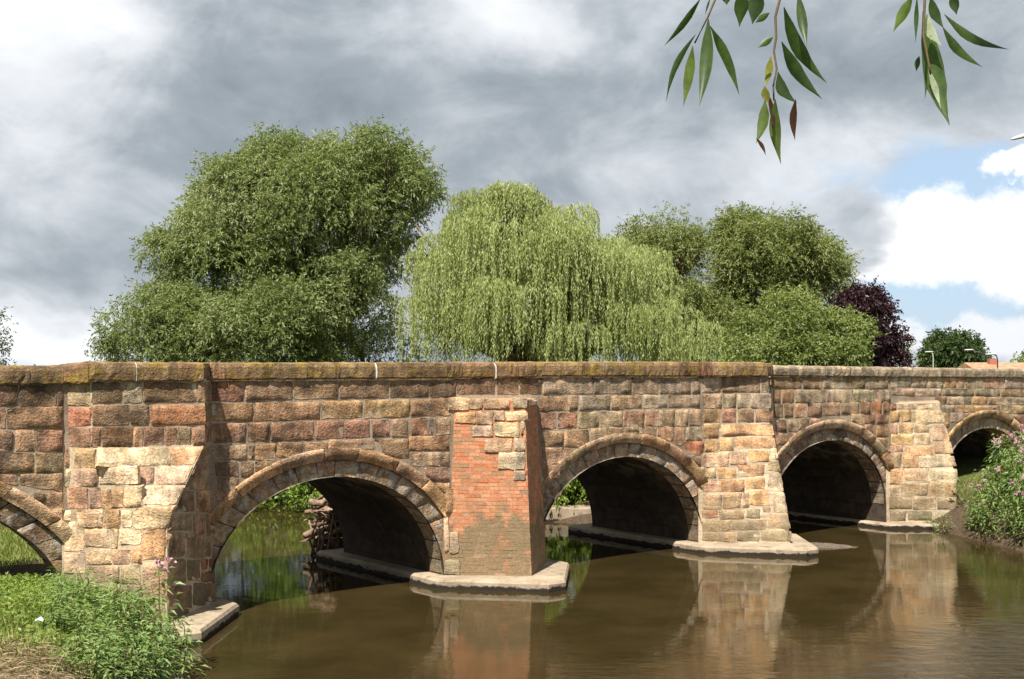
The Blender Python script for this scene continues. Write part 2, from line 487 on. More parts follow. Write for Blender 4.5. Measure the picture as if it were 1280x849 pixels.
def empty(name, loc, label, cat, group=None):
    o = bpy.data.objects.new(name, None)
    o.empty_display_size = 0.3
    return link(o, loc, None, label, cat, group)


def mesh_obj(name, verts, faces, mat, loc=(0, 0, 0), parent=None, smooth=False, **kw):
    loc = Vector(loc)
    me = bpy.data.meshes.new(name)
    me.from_pydata([tuple(Vector(v) - loc) for v in verts], [], faces)
    if smooth: me.polygons.foreach_set('use_smooth', [True] * len(me.polygons))
    me.materials.append(mat)
    me.update()
    return link(bpy.data.objects.new(name, me), loc, parent, **kw)


def quads_mesh(name, Q, rnd, mat, smooth=False, loc=(0, 0, 0)):
    """Q: (n,4,3) array of quads -> one mesh with a per-face random value"""
    n = len(Q)
    me = bpy.data.meshes.new(name)
    me.vertices.add(n * 4)
    me.vertices.foreach_set('co', (Q.reshape(-1, 3) - np.array(loc)).astype(np.float32).ravel())
    me.loops.add(n * 4)
    me.loops.foreach_set('vertex_index', np.arange(n * 4, dtype=np.int32))
    me.polygons.add(n)
    me.polygons.foreach_set('loop_start', np.arange(0, n * 4, 4, dtype=np.int32))
    at = me.attributes.new('rnd', 'FLOAT', 'FACE')
    at.data.foreach_set('value', np.asarray(rnd, dtype=np.float32))
    me.materials.append(mat)
    me.update(calc_edges=True)
    me.validate()
    return me


def tube(path, radii, sides=7):
    """tapered tube along a polyline -> verts, faces"""
    V, Fc = [], []
    path = [Vector(p) for p in path]
    for i, p in enumerate(path):
        a = path[max(i - 1, 0)]; b = path[min(i + 1, len(path) - 1)]
        d = (b - a).normalized()
        up = Vector((0, 0, 1)) if abs(d.z) < 0.9 else Vector((1, 0, 0))
        x = d.cross(up).normalized(); y = d.cross(x).normalized()
        for k in range(sides):
            an = 2 * math.pi * k / sides
            V.append(p + (x * math.cos(an) + y * math.sin(an)) * radii[i])
    for i in range(len(path) - 1):
        for k in range(sides):
            k2 = (k + 1) % sides
            Fc.append((i * sides + k, i * sides + k2, (i + 1) * sides + k2, (i + 1) * sides + k))
    Fc.append(tuple(range(sides - 1, -1, -1)))
    b = (len(path) - 1) * sides
    Fc.append(tuple(b + k for k in range(sides)))
    return V, Fc


def box(lo, hi):
    (a, b, c), (d, e, f) = lo, hi
    V = [(a, b, c), (d, b, c), (d, e, c), (a, e, c), (a, b, f), (d, b, f), (d, e, f), (a, e, f)]
    Fc = [(0, 3, 2, 1), (4, 5, 6, 7), (0, 1, 5, 4), (1, 2, 6, 5), (2, 3, 7, 6), (3, 0, 4, 7)]
    return V, Fc


def merge(parts):
    V, Fc = [], []
    for v, f in parts:
        o = len(V)
        V += list(v)
        Fc += [tuple(i + o for i in q) for q in f]
    return V, Fc


# ------------------------------------------------------------------ bridge frame: s along the wall, d out of it, z up
Y0 = 26.13
TX, TY = 0.7904, 0.6126
NX, NY = 0.6126, -0.7904
NRM = Vector((NX, NY, 0)); TAN = Vector((TX, TY, 0))
WID = 4.15


def SD(s, d, z):
    return Vector((s * TX + d * NX, Y0 + s * TY + d * NY, z))


def to_sd(x, y):
    rx, ry = x, y - Y0
    return rx * TX + ry * TY, rx * NX + ry * NY


def px_s(x, d=0.0):
    u = (x - 640) / F
    return (u * (Y0 + d * NY) - d * NX) / (TX - u * TY)


def px_sz(x, y, d=0.0):
    s = px_s(x, d)
    return s, H - (y - YH) / F * (Y0 + TY * s + d * NY)


def px_at(x, y, Y):
    return Vector(((x - 640) / F * Y, Y, H - (y - YH) / F * Y))


# ------------------------------------------------------------------ ground and water
def sstep(x, a, b):
    t = np.clip((x - a) / (b - a), 0, 1)
    return t * t * (3 - 2 * t)


def vnoise(x, y, sc, seed=0):
    """cheap smooth noise made of rotated sines"""
    r = np.random.RandomState(seed)
    v = 0
    for k in range(6):
        a = r.rand() * 6.28; fq = sc * (0.6 + r.rand() * 1.2); ph = r.rand() * 6.28
        v = v + np.sin((x * math.cos(a) + y * math.sin(a)) * fq + ph)
    return v / 6.0


def ground_h(X, Y):
    X = np.asarray(X, float); Y = np.asarray(Y, float)
    s = X * TX + (Y - Y0) * TY
    d = X * NX + (Y - Y0) * NY
    sL = np.where(d > 0, -7.9 - 0.31 * np.clip(d, 0, 60), -8.0 + 2.3 * sstep(-d, 4.3, 6.0))
    sR = np.where(d > 0, 14.6 - 0.50 * np.clip(d, 0, 14), np.where(d < -5.2, np.clip(7.4 + (d + 5.2) * 0.47, 3.2, 7.4), 14.0))
    sR = np.where(d < -24, 3.2 + (d + 24) * 0.9, sR)
    sL = np.where(d < -24, -5.7 + (d + 24) * 0.9, sL)
    sR = np.where(d > 14, 7.6 - (d - 14) * 0.31, sR)
    wob = vnoise(X, Y, 0.9, 3) * 0.35
    ql = sL - s + wob
    qr = s - sR + wob
    q = np.maximum(ql, qr)
    left_top = np.where(d < 0.3, 0.42 + 0.5 * sstep(d, -2.6, 0.3), 0.92 + 0.22 * np.maximum(sstep(d, 0.3, 4.0), sstep(s, -10.2, -9.0))) + 1.75 * sstep(d, 7.0, 17.0) + 0.25 * vnoise(X, Y, 0.5, 5) * sstep(d, -30, 30)
    right_top = np.where(d < -5.0, 0.75 + 0.9 * sstep(qr, 0.5, 6.0), 1.15 + 0.6 * sstep(qr, 3.0, 9.0))
    top = np.where(ql > qr, left_top, right_top)
    z = -0.55 + 0.75 * sstep(q, -0.9, 0.35) + (top - 0.2) * sstep(q, 0.1, 2.3)
    z = z + 0.05 * vnoise(X, Y, 3.1, 8) * sstep(q, 0.2, 1.5)
    far = np.hypot(X, Y - Y0)
    z = z + 0.5 * sstep(far, 60, 200)
    return z


def axis(lo, hi, fine_lo, fine_hi, step, grow=1.35):
    a = list(np.arange(fine_lo, fine_hi + 1e-6, step))
    st = step; v = fine_hi
    while v < hi:
        st *= grow; v += st; a.append(min(v, hi))
    st = step; v = fine_lo
    b = []
    while v > lo:
        st *= grow; v -= st; b.append(max(v, lo))
    return np.array(b[::-1] + a)


gx = axis(-1500, 1500, -16, 26, 0.25)
gy = axis(-300, 2200, -4, 52, 0.25)
GX, GY = np.meshgrid(gx, gy)
GZ = ground_h(GX, GY)
nxg, nyg = len(gx), len(gy)
gv = np.stack([GX, GY, GZ], -1).reshape(-1, 3)
ii = np.arange(nxg * nyg).reshape(nyg, nxg)
gf = np.stack([ii[:-1, :-1], ii[:-1, 1:], ii[1:, 1:], ii[1:, :-1]], -1).reshape(-1, 4)
me = bpy.data.meshes.new('ground')
me.vertices.add(len(gv)); me.vertices.foreach_set('co', gv.astype(np.float32).ravel())
me.loops.add(gf.size); me.loops.foreach_set('vertex_index', gf.astype(np.int32).ravel())
me.polygons.add(len(gf)); me.polygons.foreach_set('loop_start', np.arange(0, gf.size, 4, dtype=np.int32))
me.polygons.foreach_set('use_smooth', np.ones(len(gf), dtype=bool))
me.materials.append(M['ground'])
me.update(calc_edges=True)
link(bpy.data.objects.new('ground', me), (0, 0, 0), kind='structure')
mesh_obj('water', [(-90, -60, 0), (90, -60, 0), (90, 110, 0), (-90, 110, 0)], [(0, 1, 2, 3)], M['water'], kind='structure')

# ------------------------------------------------------------------ the bridge
COL = {  # sandstone colours
    'r': (0.1825, 0.08906, 0.0584), 'R': (0.2701, 0.0949, 0.04818), 'b': (0.1971, 0.1205, 0.07154), 'o': (0.292, 0.1715, 0.08395),
    't': (0.278, 0.200, 0.124), 'c': (0.375, 0.278, 0.180), 'C': (0.44, 0.348, 0.252), 'g': (0.248, 0.200, 0.145),
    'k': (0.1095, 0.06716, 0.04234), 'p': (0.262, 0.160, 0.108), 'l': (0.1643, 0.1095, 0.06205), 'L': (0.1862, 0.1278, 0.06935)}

bridge = empty('stone_bridge', SD(4, 0, 0), 'old red and buff sandstone bridge with arches and pointed piers across the river', 'bridge')
ARCH = [(-13.4, 4.016), (-4.33, 2.57), (3.35, 2.62), (10.98, 2.45), (18.6, 2.35)]
# inner (soffit), middle (under the hood) and outer curve: spring height, half span offset, rise
INN = dict(zs=0.22, da=0.0, b=2.14)
MID = dict(zs=0.08, da=0.45, b=2.61)
OUT = dict(zs=0.05, da=0.72, b=2.88)
CR = [0.37, 0.0, 0.06, 0.18, 0.30]       # the crowns climb a little to the right
DZS = [0.08, 0.0, 0.0, 0.42, 0.75]       # and so does the springing


def curve(k, which, th):
    c, a = ARCH[k]
    zs = which['zs'] + DZS[k]
    b = which['b'] + CR[k] - DZS[k]
    return c - (a + which['da']) * math.cos(th), zs + b * math.sin(th)


SKEW = [0.34, 0.0, 0.0, 0.0, 0.0]      # the bank arch runs through askew


def under(s, which, depth=0.0):
    """height of the arch curve at s, or None over a pier"""
    for k, (c, a) in enumerate(ARCH):
        aa = a + which['da']
        c = c + SKEW[k] * depth
        if abs(s - c) < aa:
            return which['zs'] + DZS[k] + (which['b'] + CR[k] - DZS[k]) * math.sqrt(max(0, 1 - ((s - c) / aa) ** 2))
    return None


S_LO, S_HI = -26.0, 40.0
TOPZ = 4.23                    # masonry under the coping


def wall_strip(d_front, thick, name):
    ss = sorted(set([S_LO, S_HI] + list(np.arange(-18.6, 23.0, 0.12))))
    V, Fc = [], []
    for s in ss:
        zb = under(s, dict(zs=OUT['zs'], da=OUT['da'] - 0.05, b=OUT['b'] - 0.05), -d_front)
        zb = -0.6 if zb is None else zb
        V += [SD(s, d_front, zb), SD(s, d_front, TOPZ), SD(s, d_front - thick, TOPZ), SD(s, d_front - thick, zb)]
    for i in range(len(ss) - 1):
        a, b = 4 * i, 4 * i + 4
        Fc += [(a, b, b + 1, a + 1), (a + 1, b + 1, b + 2, a + 2), (a + 2, b + 2, b + 3, a + 3)]
    return V, Fc


v, f = wall_strip(0.0, 0.42, 'w')
spandrel = mesh_obj('spandrel_wall', v, f, M['mortar'], SD(4, 0, 0), bridge)
bvh_parts = [(v, f)]
v, f = wall_strip(-WID + 0.42, 0.42, 'w')
far_wall = mesh_obj('far_wall', v, f, M['mortar'], SD(4, -WID, 0), bridge)
# roadway between the parapets
v = [SD(S_LO, -0.42, 3.35), SD(S_HI, -0.42, 3.35), SD(S_HI, -WID + 0.42, 3.35), SD(S_LO, -WID + 0.42, 3.35)]
mesh_obj('roadway', v, [(0, 1, 2, 3)], M['tarmac'], SD(4, -2, 3.35), bridge)

# vault barrels
barrels = []
for k, (c, a) in enumerate(ARCH):
    V, Fc, UV = [], [], []
    prof = [(c - a - 0.01, -0.6)] + [curve(k, dict(zs=INN['zs'], da=0.01, b=INN['b'] + 0.01), math.pi * i / 28) for i in range(29)] + [(c + a + 0.01, -0.6)]
    arc = 0; last = prof[0]; arcs = []
    for p_ in prof:
        arc += math.hypot(p_[0] - last[0], p_[1] - last[1]); last = p_; arcs.append(arc)
    for (s, z) in prof:
        V += [SD(s, -0.05, z), SD(s + SKEW[k] * WID, -WID, z)]
    for i in range(len(prof) - 1):
        Fc.append((2 * i, 2 * i + 2, 2 * i + 3, 2 * i + 1))
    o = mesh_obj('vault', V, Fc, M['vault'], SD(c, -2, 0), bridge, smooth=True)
    uvl = o.data.uv_layers.new(name='UVMap')
    for poly in o.data.polygons:
        for li in poly.loop_indices:
            vi = o.data.loops[li].vertex_index
            uvl.data[li].uv = ((vi % 2) * WID, arcs[vi // 2])
    barrels.append(o)

# ---- piers: (s centre, half base, plan)
Z1, Z0 = 3.13, 1.83


def loft(rings, cap=True):
    V, Fc = [], []
    n = len(rings[0])
    for r in rings: V += r
    for i in range(len(rings) - 1):
        for k in range(n - 1):
            a, b = i * n + k, i * n + k + 1
            Fc += [(a, b, b + n), (a, b + n, a + n)]
    if cap:
        b = (len(rings) - 1) * n
        Fc.append(tuple(b + k for k in range(n)))
    return V, Fc


def ring(pts, z):
    return [SD(s, d, z) for s, d in pts]


def between(a, b, n):
    return [[p.lerp(q, i / n) for p, q in zip(a, b)] for i in range(n)]


piers = []


def pier(verts, faces, mat):
    c = sum(verts, Vector()) / len(verts)
    o = mesh_obj('pier', verts, faces, mat, (c.x, c.y, 0), bridge)
    bvh_parts.append((verts, faces))
    piers.append(o)
    return o


# pier by the left bank: pointed below, squared off into a refuge above
A, C1, C2, B, N = (-9.48, -0.1), (-9.12, 0.34), (-7.15, 0.36), (-6.80, -0.1), (-8.14, 1.12)
rings = [ring([A, N, N, B], -0.6), ring([A, N, N, B], Z0), ring([A, C1, C2, B], Z1), ring([A, C1, C2, B], TOPZ + 0.05)]
v, f = loft(rings)
p1 = pier(v, f, M['mortar_pale'])
# brick pier
TOP2 = 3.84
rings = [ring([(-1.80, -0.1), (-0.36, 1.16), (1.09, -0.1)], -0.6), ring([(-1.77, -0.1), (-0.36, 1.13), (1.05, -0.1)], 0.1), ring([(-1.62, -0.1), (-0.40, 0.93), (0.79, -0.1)], TOP2 - 0.03), ring([(-1.60, -0.2), (-0.40, 0.6), (0.77, -0.2)], TOP2)]
rings = rings[:1] + between(rings[1], rings[2], 16) + rings[2:]
v, f = loft(rings)
p2 = pier(v, f, M['mortar_brick'])
# third pier: battered cutwater under a shallow refuge
ZB3 = 3.18
s3 = 7.62
rings = [ring([(5.86, -0.1), (s3, 1.34), (8.70, -0.1)], -0.6), ring([(5.86, -0.1), (s3, 1.32), (8.68, -0.1)], 0.1), ring([(5.86, -0.1), (s3 + 0.24, 0.43), (8.45, -0.1)], ZB3), ring([(5.86, -0.1), (s3 + 0.24, 0.41), (8.45, -0.1)], TOPZ + 0.05)]
rings = rings[:1] + between(rings[1], rings[2], 12) + rings[2:]
v, f = loft(rings)
p3 = pier(v, f, M['mortar_pale'])
# fourth pier: battered, dying into the wall
s4 = 15.1
rings = [ring([(13.5, -0.1), (s4, 1.14), (16.4, -0.1)], -0.6), ring([(13.5, -0.1), (s4, 1.10), (16.4, -0.1)], 1.3), ring([(13.52, -0.1), (s4 + 0.02, 0.54), (16.2, -0.1)], 3.5), ring([(13.55, -0.1), (s4 - 0.05, 0.3), (16.1, -0.1)], 3.56)]
rings = rings[:1] + between(rings[1], rings[2], 10) + rings[2:]
v, f = loft(rings)
p4 = pier(v, f, M['mortar_pale'])

# concrete aprons round the pier feet, running back through the vaults
def apron(p, sc, hw, out, zt, back=WID, bev=0.05):
    def outline(e):
        return [(sc - hw - 0.36 + e, -back - 0.6 + e), (sc - hw - 0.36 + e, 0.25), (sc - 0.22, out - e), (sc + 0.22, out - e), (sc + hw + 0.36 - e, 0.25), (sc + hw + 0.36 - e, -back - 0.6 + e)]
    rr = [[SD(s, d, -0.5) for s, d in outline(0)], [SD(s, d, zt - bev) for s, d in outline(0)], [SD(s, d, zt) for s, d in outline(bev)]]
    V, Fc = [], []
    n = 6
    for r in rr: V += r
    for i in range(2):
        for k in range(n):
            k2 = (k + 1) % n
            Fc.append((i * n + k, i * n + k2, (i + 1) * n + k2, (i + 1) * n + k))
    Fc.append(tuple(2 * n + k for k in range(n)))
    return mesh_obj('plinth', V, Fc, M['concrete'], SD(sc, 0, 0), p)


apron(p1, -8.14, 1.34, 2.0, 0.22)
apron(p2, -0.36, 1.41, 1.95, 0.2)
apron(p3, 7.40, 1.41, 2.15, 0.2)
apron(p4, 14.95, 1.41, 1.6, 0.14)

# ---- stones
bv_v, bv_f = merge(bvh_parts)
BVH = BVHTree.FromPolygons([tuple(v) for v in bv_v], bv_f)
EYE = Vector((0, 0, H))


def cast(x, y):
    d = Vector(((x - 640) / F, 1.0, -(y - YH) / F)).normalized()
    hit, nrm, idx, dist = BVH.ray_cast(EYE, d)
    return hit, nrm, dist, d


def block(name, surf, nrm_c, col, parent, mat, size, proud=0.013, rough=0.012, skirt=0.1, round_=0.018, jit=0.013, dens=0.13, age=1.0, lum=1.0):
    """one dressed stone over a patch surf(u,v) (u right, v down): domed irregular face, rounded arrises, sides let into the wall"""
    wd, ht = size
    eu = min(0.014 / max(wd, 0.05), 0.25); ev = min(0.014 / max(ht, 0.05), 0.25)
    nu = max(1, min(8, int(wd / dens))); nv = max(1, min(4, int(ht / 0.12)))
    us = [0, eu] + [eu + (1 - 2 * eu) * i / (nu + 1) for i in range(1, nu + 1)] + [1 - eu, 1]
    vs = [0, ev] + [ev + (1 - 2 * ev) * i / (nv + 1) for i in range(1, nv + 1)] + [1 - ev, 1]
    nU, nV = len(us), len(vs)
    V, Fc = [], []
    seed = rng.random() * 100
    tilt_u, tilt_v = rng.uniform(-0.012, 0.012), rng.uniform(-0.010, 0.006)
    for j, vv in enumerate(vs):
        for i, uu in enumerate(us):
            eb = i in (0, nU - 1); et = j in (0, nV - 1)
            u2, v2 = uu, vv
            if eb and et:      # round the corner
                u2 += (0.5 - uu) * 2 * min(round_ / max(wd, 0.05), 0.2)
                v2 += (0.5 - vv) * 2 * min(round_ / max(ht, 0.05), 0.2)
            elif eb:
                u2 += rng.uniform(-jit, jit) / max(wd, 0.05)
            elif et:
                v2 += rng.uniform(-jit, jit) / max(ht, 0.05)
            P, nn = surf(u2, v2)
            proud_ = proud
            if eb or et:
                off = proud - 0.006 + rough * 0.5 * mnoise.noise(Vector((P.x * 9 + seed, P.y * 9, P.z * 9)))
            else:
                off = proud + rough * (mnoise.noise(Vector((P.x * 4.1 + seed, P.y * 4.1, P.z * 5.3))) + 0.6 * mnoise.noise(Vector((P.x * 13 + seed, P.y * 13, P.z * 17)))) * 1.6
                off += tilt_u * (uu - 0.5) * 2 + tilt_v * (vv - 0.5) * 2
            V.append(P + nn * off)
    for j in range(nV - 1):
        for i in range(nU - 1):
            a = j * nU + i
            Fc.append((a, a + nU, a + nU + 1, a + 1))
    loop = [i for i in range(nU)] + [j * nU + nU - 1 for j in range(1, nV)] + [(nV - 1) * nU + i for i in range(nU - 2, -1, -1)] + [j * nU for j in range(nV - 2, 0, -1)]
    base = len(V)
    for i in loop:
        V.append(V[i] - nrm_c * (skirt + proud))
    for a in range(len(loop)):
        b = (a + 1) % len(loop)
        Fc.append((loop[a], loop[b], base + b, base + a))
    c = sum(V[:base], Vector()) / base
    o = mesh_obj(name, V, Fc, mat, c, parent)
    sm = [False] * len(Fc)
    for j in range(1, nV - 2):
        for i in range(1, nU - 2):
            sm[j * (nU - 1) + i] = True
    o.data.polygons.foreach_set('use_smooth', sm)
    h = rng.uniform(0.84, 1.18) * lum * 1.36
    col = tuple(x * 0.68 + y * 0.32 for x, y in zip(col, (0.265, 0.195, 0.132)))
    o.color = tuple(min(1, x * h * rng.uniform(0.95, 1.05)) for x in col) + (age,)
    return o


def px_stone(quad, key, parent=None, name='stone', mat=None, proud=0.013, rough=0.009, gap=0.35, **kw):
    """a stone seen at these photo corners (TL, TR, BR, BL), laid on the wall or pier face it belongs to"""
    q = [Vector((x, y)) for x, y in quad]
    cx = sum((p.x for p in q)) / 4; cy = sum((p.y for p in q)) / 4
    hit, n0, d0, _ = cast(cx, cy)
    if hit is None: return None
    if n0.dot(hit - EYE) > 0: n0 = -n0
    q[0] += Vector((gap, gap)); q[1] += Vector((-gap, gap)); q[2] += Vector((-gap, -gap)); q[3] += Vector((gap, -gap))

    def surf(u, v):
        p = (q[0] * (1 - u) + q[1] * u) * (1 - v) + (q[3] * (1 - u) + q[2] * u) * v
        h, nn, dd, dr = cast(p.x, p.y)
        if h is not None and nn.dot(dr) > 0: nn = -nn
        if h is None or abs(dd - d0) > 0.75 or nn.dot(n0) < (0.9 if n0.dot(NRM) > 0.97 else 0.75):
            t_ = (hit - EYE).dot(n0) / dr.dot(n0)
            h, nn = EYE + dr * t_, n0
        return h, nn.lerp(n0, 0.5).normalized()
    a, _ = surf(0, 0.5); b, _ = surf(1, 0.5); c, _ = surf(0.5, 0); d, _ = surf(0.5, 1)
    return block(name, surf, n0, COL[key], parent, mat or M['stone'], ((a - b).length, (c - d).length), proud, rough, **kw)


def row(parent, tops, bots, spec, **kw):
    """a course: tops/bots = (xa, ya, xb, yb) lines; spec = [x0, x1, key, x0, x1, key ...]"""
    def at(l, x):
        xa, ya, xb, yb = l
        return ya + (yb - ya) * (x - xa) / (xb - xa)
    for i in range(0, len(spec), 3):
        x0, x1, k = spec[i:i + 3]
        j = rng.uniform(-0.8, 0.8)
        px_stone([(x0, at(tops, x0) + j * 0.5), (x1, at(tops, x1) - j * 0.5), (x1, at(bots, x1) + rng.uniform(-.6, .6)), (x0, at(bots, x0) + rng.uniform(-.6, .6))], k, parent, **kw)


def rects(parent, spec, clip=None, clipl=None, **kw):
    """free stones: [x0, y0, x1, y1, key ...]"""
    for i in range(0, len(spec), 5):
        x0, y0, x1, y1, k = spec[i:i + 5]
        xa, xb, xl0, xl1 = x1, x1, x0, x0
        if clip and x1 > clip((y0 + y1) / 2) - 7: xa, xb = clip(y0), clip(y1)
        if clipl and x0 < clipl((y0 + y1) / 2) + 7: xl0, xl1 = clipl(y0), clipl(y1)
        j = [rng.uniform(-1, 1) * min(1.2, (y1 - y0) * 0.08) for _ in range(4)]
        px_stone([(xl0 + j[0] * (xl0 == x0), y0 + j[1]), (xa + j[2] * (xa == x1), y0 + j[3]), (xb + j[1] * (xb == x1), y1 + j[0]), (xl1 + j[3] * (xl1 == x0), y1 + j[2])], k, parent, **kw)


SW = spandrel
flatl = lambda y: (0, y, 100, y)
# wall left of the bank pier
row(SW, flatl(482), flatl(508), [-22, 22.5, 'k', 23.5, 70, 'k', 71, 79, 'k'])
row(SW, (0, 510, 79, 508), flatl(536), [-26, 7, 'r', 9, 79, 'b'])
row(SW, flatl(537.5), flatl(564.5), [-14, 16, 'r', 18, 43.5, 'p', 45, 79, 'r'])
row(SW, flatl(566), flatl(592), [-26, 42, 't', 43.5, 79, 't'])
row(SW, (0, 593, 79, 591), (0, 603, 79, 615), [-20, 22, 'b', 24, 79, 't'])
rects(SW, [41, 615, 57, 630, 'b', 57.5, 615, 79, 640, 'b', 66, 636, 79, 650, 't'])
# refuge over the bank pier
rects(p1, [80, 481, 113.5, 507, 't', 80.5, 508.5, 113.5, 533, 'R', 80.5, 534, 113.5, 559, 'r'])
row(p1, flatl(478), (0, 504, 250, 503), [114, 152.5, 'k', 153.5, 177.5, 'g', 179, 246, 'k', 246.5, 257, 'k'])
row(p1, flatl(506), flatl(531.5), [114, 161.5, 'b', 162.5, 186, 'b', 188, 257, 'R'])
row(p1, flatl(533.5), flatl(559), [114, 126, 'r', 127, 165.5, 'r', 166.5, 178.5, 'r', 180, 204, 'r', 206, 221, 'r', 222.5, 238.5, 'b', 240, 257, 'r'])
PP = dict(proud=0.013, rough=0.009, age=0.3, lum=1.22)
rects(p1, [81, 561, 91, 584, 'p', 93, 561, 119, 585, 'o', 121, 560, 214, 583, 'c', 215, 559, 246, 581, 'o',
           81, 586, 90, 608, 'c', 92, 586, 123.5, 608, 'p', 124.5, 584, 173, 606, 'C', 174, 584, 193.5, 606, 'p', 195, 583, 238, 606, 'c',
           81, 609, 111, 637, 'p', 113, 609, 126, 636, 'p', 127, 611, 139.5, 635, 'o', 140.5, 611, 154, 635, 'o', 155, 608, 179, 634, 'c', 180, 607, 226, 632, 'c',
           80, 638, 94, 651, 'c', 95, 636, 129, 660, 'c', 130, 637, 151, 660, 'o', 152, 637, 165.5, 660, 'c', 167, 633, 215, 661, 'c',
           80, 652, 104.5, 689, 'c', 106, 661, 136.5, 685, 'c', 137.5, 661, 148.5, 685, 't', 149.5, 661, 177, 681, 'c', 178, 662, 207, 700, 'o',
           81, 690, 107.5, 718, 'c', 109, 687, 139, 706, 'c', 140.5, 687, 163, 706, 't', 164, 683, 177, 704, 'o',
           109, 707, 150, 728, 't', 151, 706, 176, 730, 'c', 178, 702, 207, 730, 't', 178, 731, 207, 756, 't', 150, 731, 177, 756, 'g', 120, 730, 149, 756, 't', 180, 757, 208, 780, 'g', 150, 757, 179, 780, 't'], clip=lambda y: 252 - max(0, min(y, 662) - 559) * 0.435 if y < 662 else 207.5, **PP)
# its shaded flank
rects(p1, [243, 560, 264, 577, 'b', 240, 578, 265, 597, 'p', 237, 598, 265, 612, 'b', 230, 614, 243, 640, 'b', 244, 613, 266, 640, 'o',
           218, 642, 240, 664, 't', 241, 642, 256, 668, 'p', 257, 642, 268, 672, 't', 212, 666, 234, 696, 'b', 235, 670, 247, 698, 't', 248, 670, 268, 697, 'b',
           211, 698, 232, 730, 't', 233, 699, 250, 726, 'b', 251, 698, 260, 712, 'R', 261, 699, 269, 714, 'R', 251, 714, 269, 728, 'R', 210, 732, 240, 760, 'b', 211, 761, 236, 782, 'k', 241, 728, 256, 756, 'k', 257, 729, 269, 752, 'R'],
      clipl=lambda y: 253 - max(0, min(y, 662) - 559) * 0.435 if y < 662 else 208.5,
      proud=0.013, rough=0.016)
# wall over the first river arch
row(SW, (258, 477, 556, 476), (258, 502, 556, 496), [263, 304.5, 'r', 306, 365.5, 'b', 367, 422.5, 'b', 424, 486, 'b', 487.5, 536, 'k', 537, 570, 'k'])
row(SW, (258, 504.5, 556, 498), (258, 527.5, 556, 520), [264, 316, 'o', 317, 400, 'o', 401, 452.5, 'o', 454.5, 511.5, 'o', 512.5, 563, 'o'], rough=0.011)
row(SW, (258, 530, 556, 522), (258, 554, 556, 543.5), [266, 306.5, 'r', 309, 336.5, 'r', 338, 392, 'r', 394, 429.5, 'r', 430.5, 462, 'r', 464.5, 487, 'r', 489, 510, 'p', 513, 534, 'r', 535, 541.5, 'g', 543.5, 563, 'p'], rough=0.011)
rects(SW, [267, 556, 309, 575, 't', 310, 557, 317, 573, 'p', 318, 555, 344.5, 575, 'o', 345.5, 553.5, 378, 571, 'o', 379, 551.5, 410, 566, 'b', 411, 549, 466, 562, 'b', 467, 548, 511, 572, 'b', 512, 545, 562, 564, 'o',
           269, 577, 298, 596, 'b', 299, 576, 317, 597, 'p', 318, 576, 340, 590, 'b', 512, 566, 562, 583, 't', 530, 584, 562, 602, 'p', 545, 603, 562, 622, 'o',
           271, 597, 298, 613, 't', 270, 614, 285, 628, 'p'], rough=0.011)
# wall over the brick pier
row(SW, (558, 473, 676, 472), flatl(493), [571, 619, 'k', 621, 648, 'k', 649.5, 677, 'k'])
# stones in the brick pier
P2 = dict(proud=0.03, rough=0.010, age=0.3, lum=1.22)
rects(p2, [560, 496, 586.5, 513, 't', 587.5, 498, 603, 512, 't', 604, 499, 638, 512, 'p', 640, 497, 659, 510, 'g', 660, 499, 671, 508, 'c',
           569, 515, 594, 528.5, 'o', 595, 514, 616, 530, 'p', 617, 513, 630.5, 526, 'c', 632, 513, 659.5, 527, 't',
           588.5, 531, 616.5, 547, 'g', 618, 528.5, 650, 546, 't', 651, 527, 655.5, 544, 'g',
           605.5, 548, 641, 566, 't', 642, 546, 656, 564, 'g', 622.5, 566, 657, 587, 'g', 641.5, 588, 657, 600, 'g',
           556, 611, 571, 640, 'o', 555.5, 642, 562, 690, 'c', 562, 664, 573, 691, 'g', 556, 700, 576, 719, 'g'], **P2)
# wall over the second river arch
row(SW, flatl(472), flatl(492.5), [678, 740.5, 'g', 741.5, 763, 'g', 764, 789, 'g', 790, 823, 'g', 824, 863, 'g', 864, 875.5, 'g'], age=0.8)
row(SW, (680, 494.5, 876, 493), (680, 514.5, 876, 508.5), [674, 709, 'r', 710, 722.5, 'b', 723.5, 762, 'g', 763, 802, 't', 803, 834, 'g', 835, 874.5, 'g'], rough=0.011, age=0.6, lum=1.1)
row(SW, (680, 516.5, 876, 511), (680, 536, 876, 532), [675, 695, 'r', 697, 721, 'r', 722, 748.5, 't', 749.5, 777.5, 't', 778.5, 786, 'r', 787, 805, 'r', 806, 822.5, 'p', 823.5, 843, 't', 844, 860, 't', 861, 877, 'p'], rough=0.011, age=0.6, lum=1.1)
rects(SW, [676, 538, 704, 558, 'b', 705, 537, 737.5, 560, 'o', 738.5, 535.5, 759, 552, 't', 760, 534, 779, 546, 'b', 780, 533.5, 799.5, 546, 't', 800.5, 533, 820, 546, 'p', 821, 533, 842, 551, 'p', 843, 534, 855.5, 556, 'p', 856.5, 534, 878, 551, 'g',
           856, 552, 880, 568, 'R', 677, 560, 702, 580, 'b', 703, 561, 717, 578, 'b', 678, 581, 700, 598, 'b', 862, 569, 876, 582, 'b', 868, 583, 880, 596, 't'], rough=0.011, age=0.6, lum=1.1)
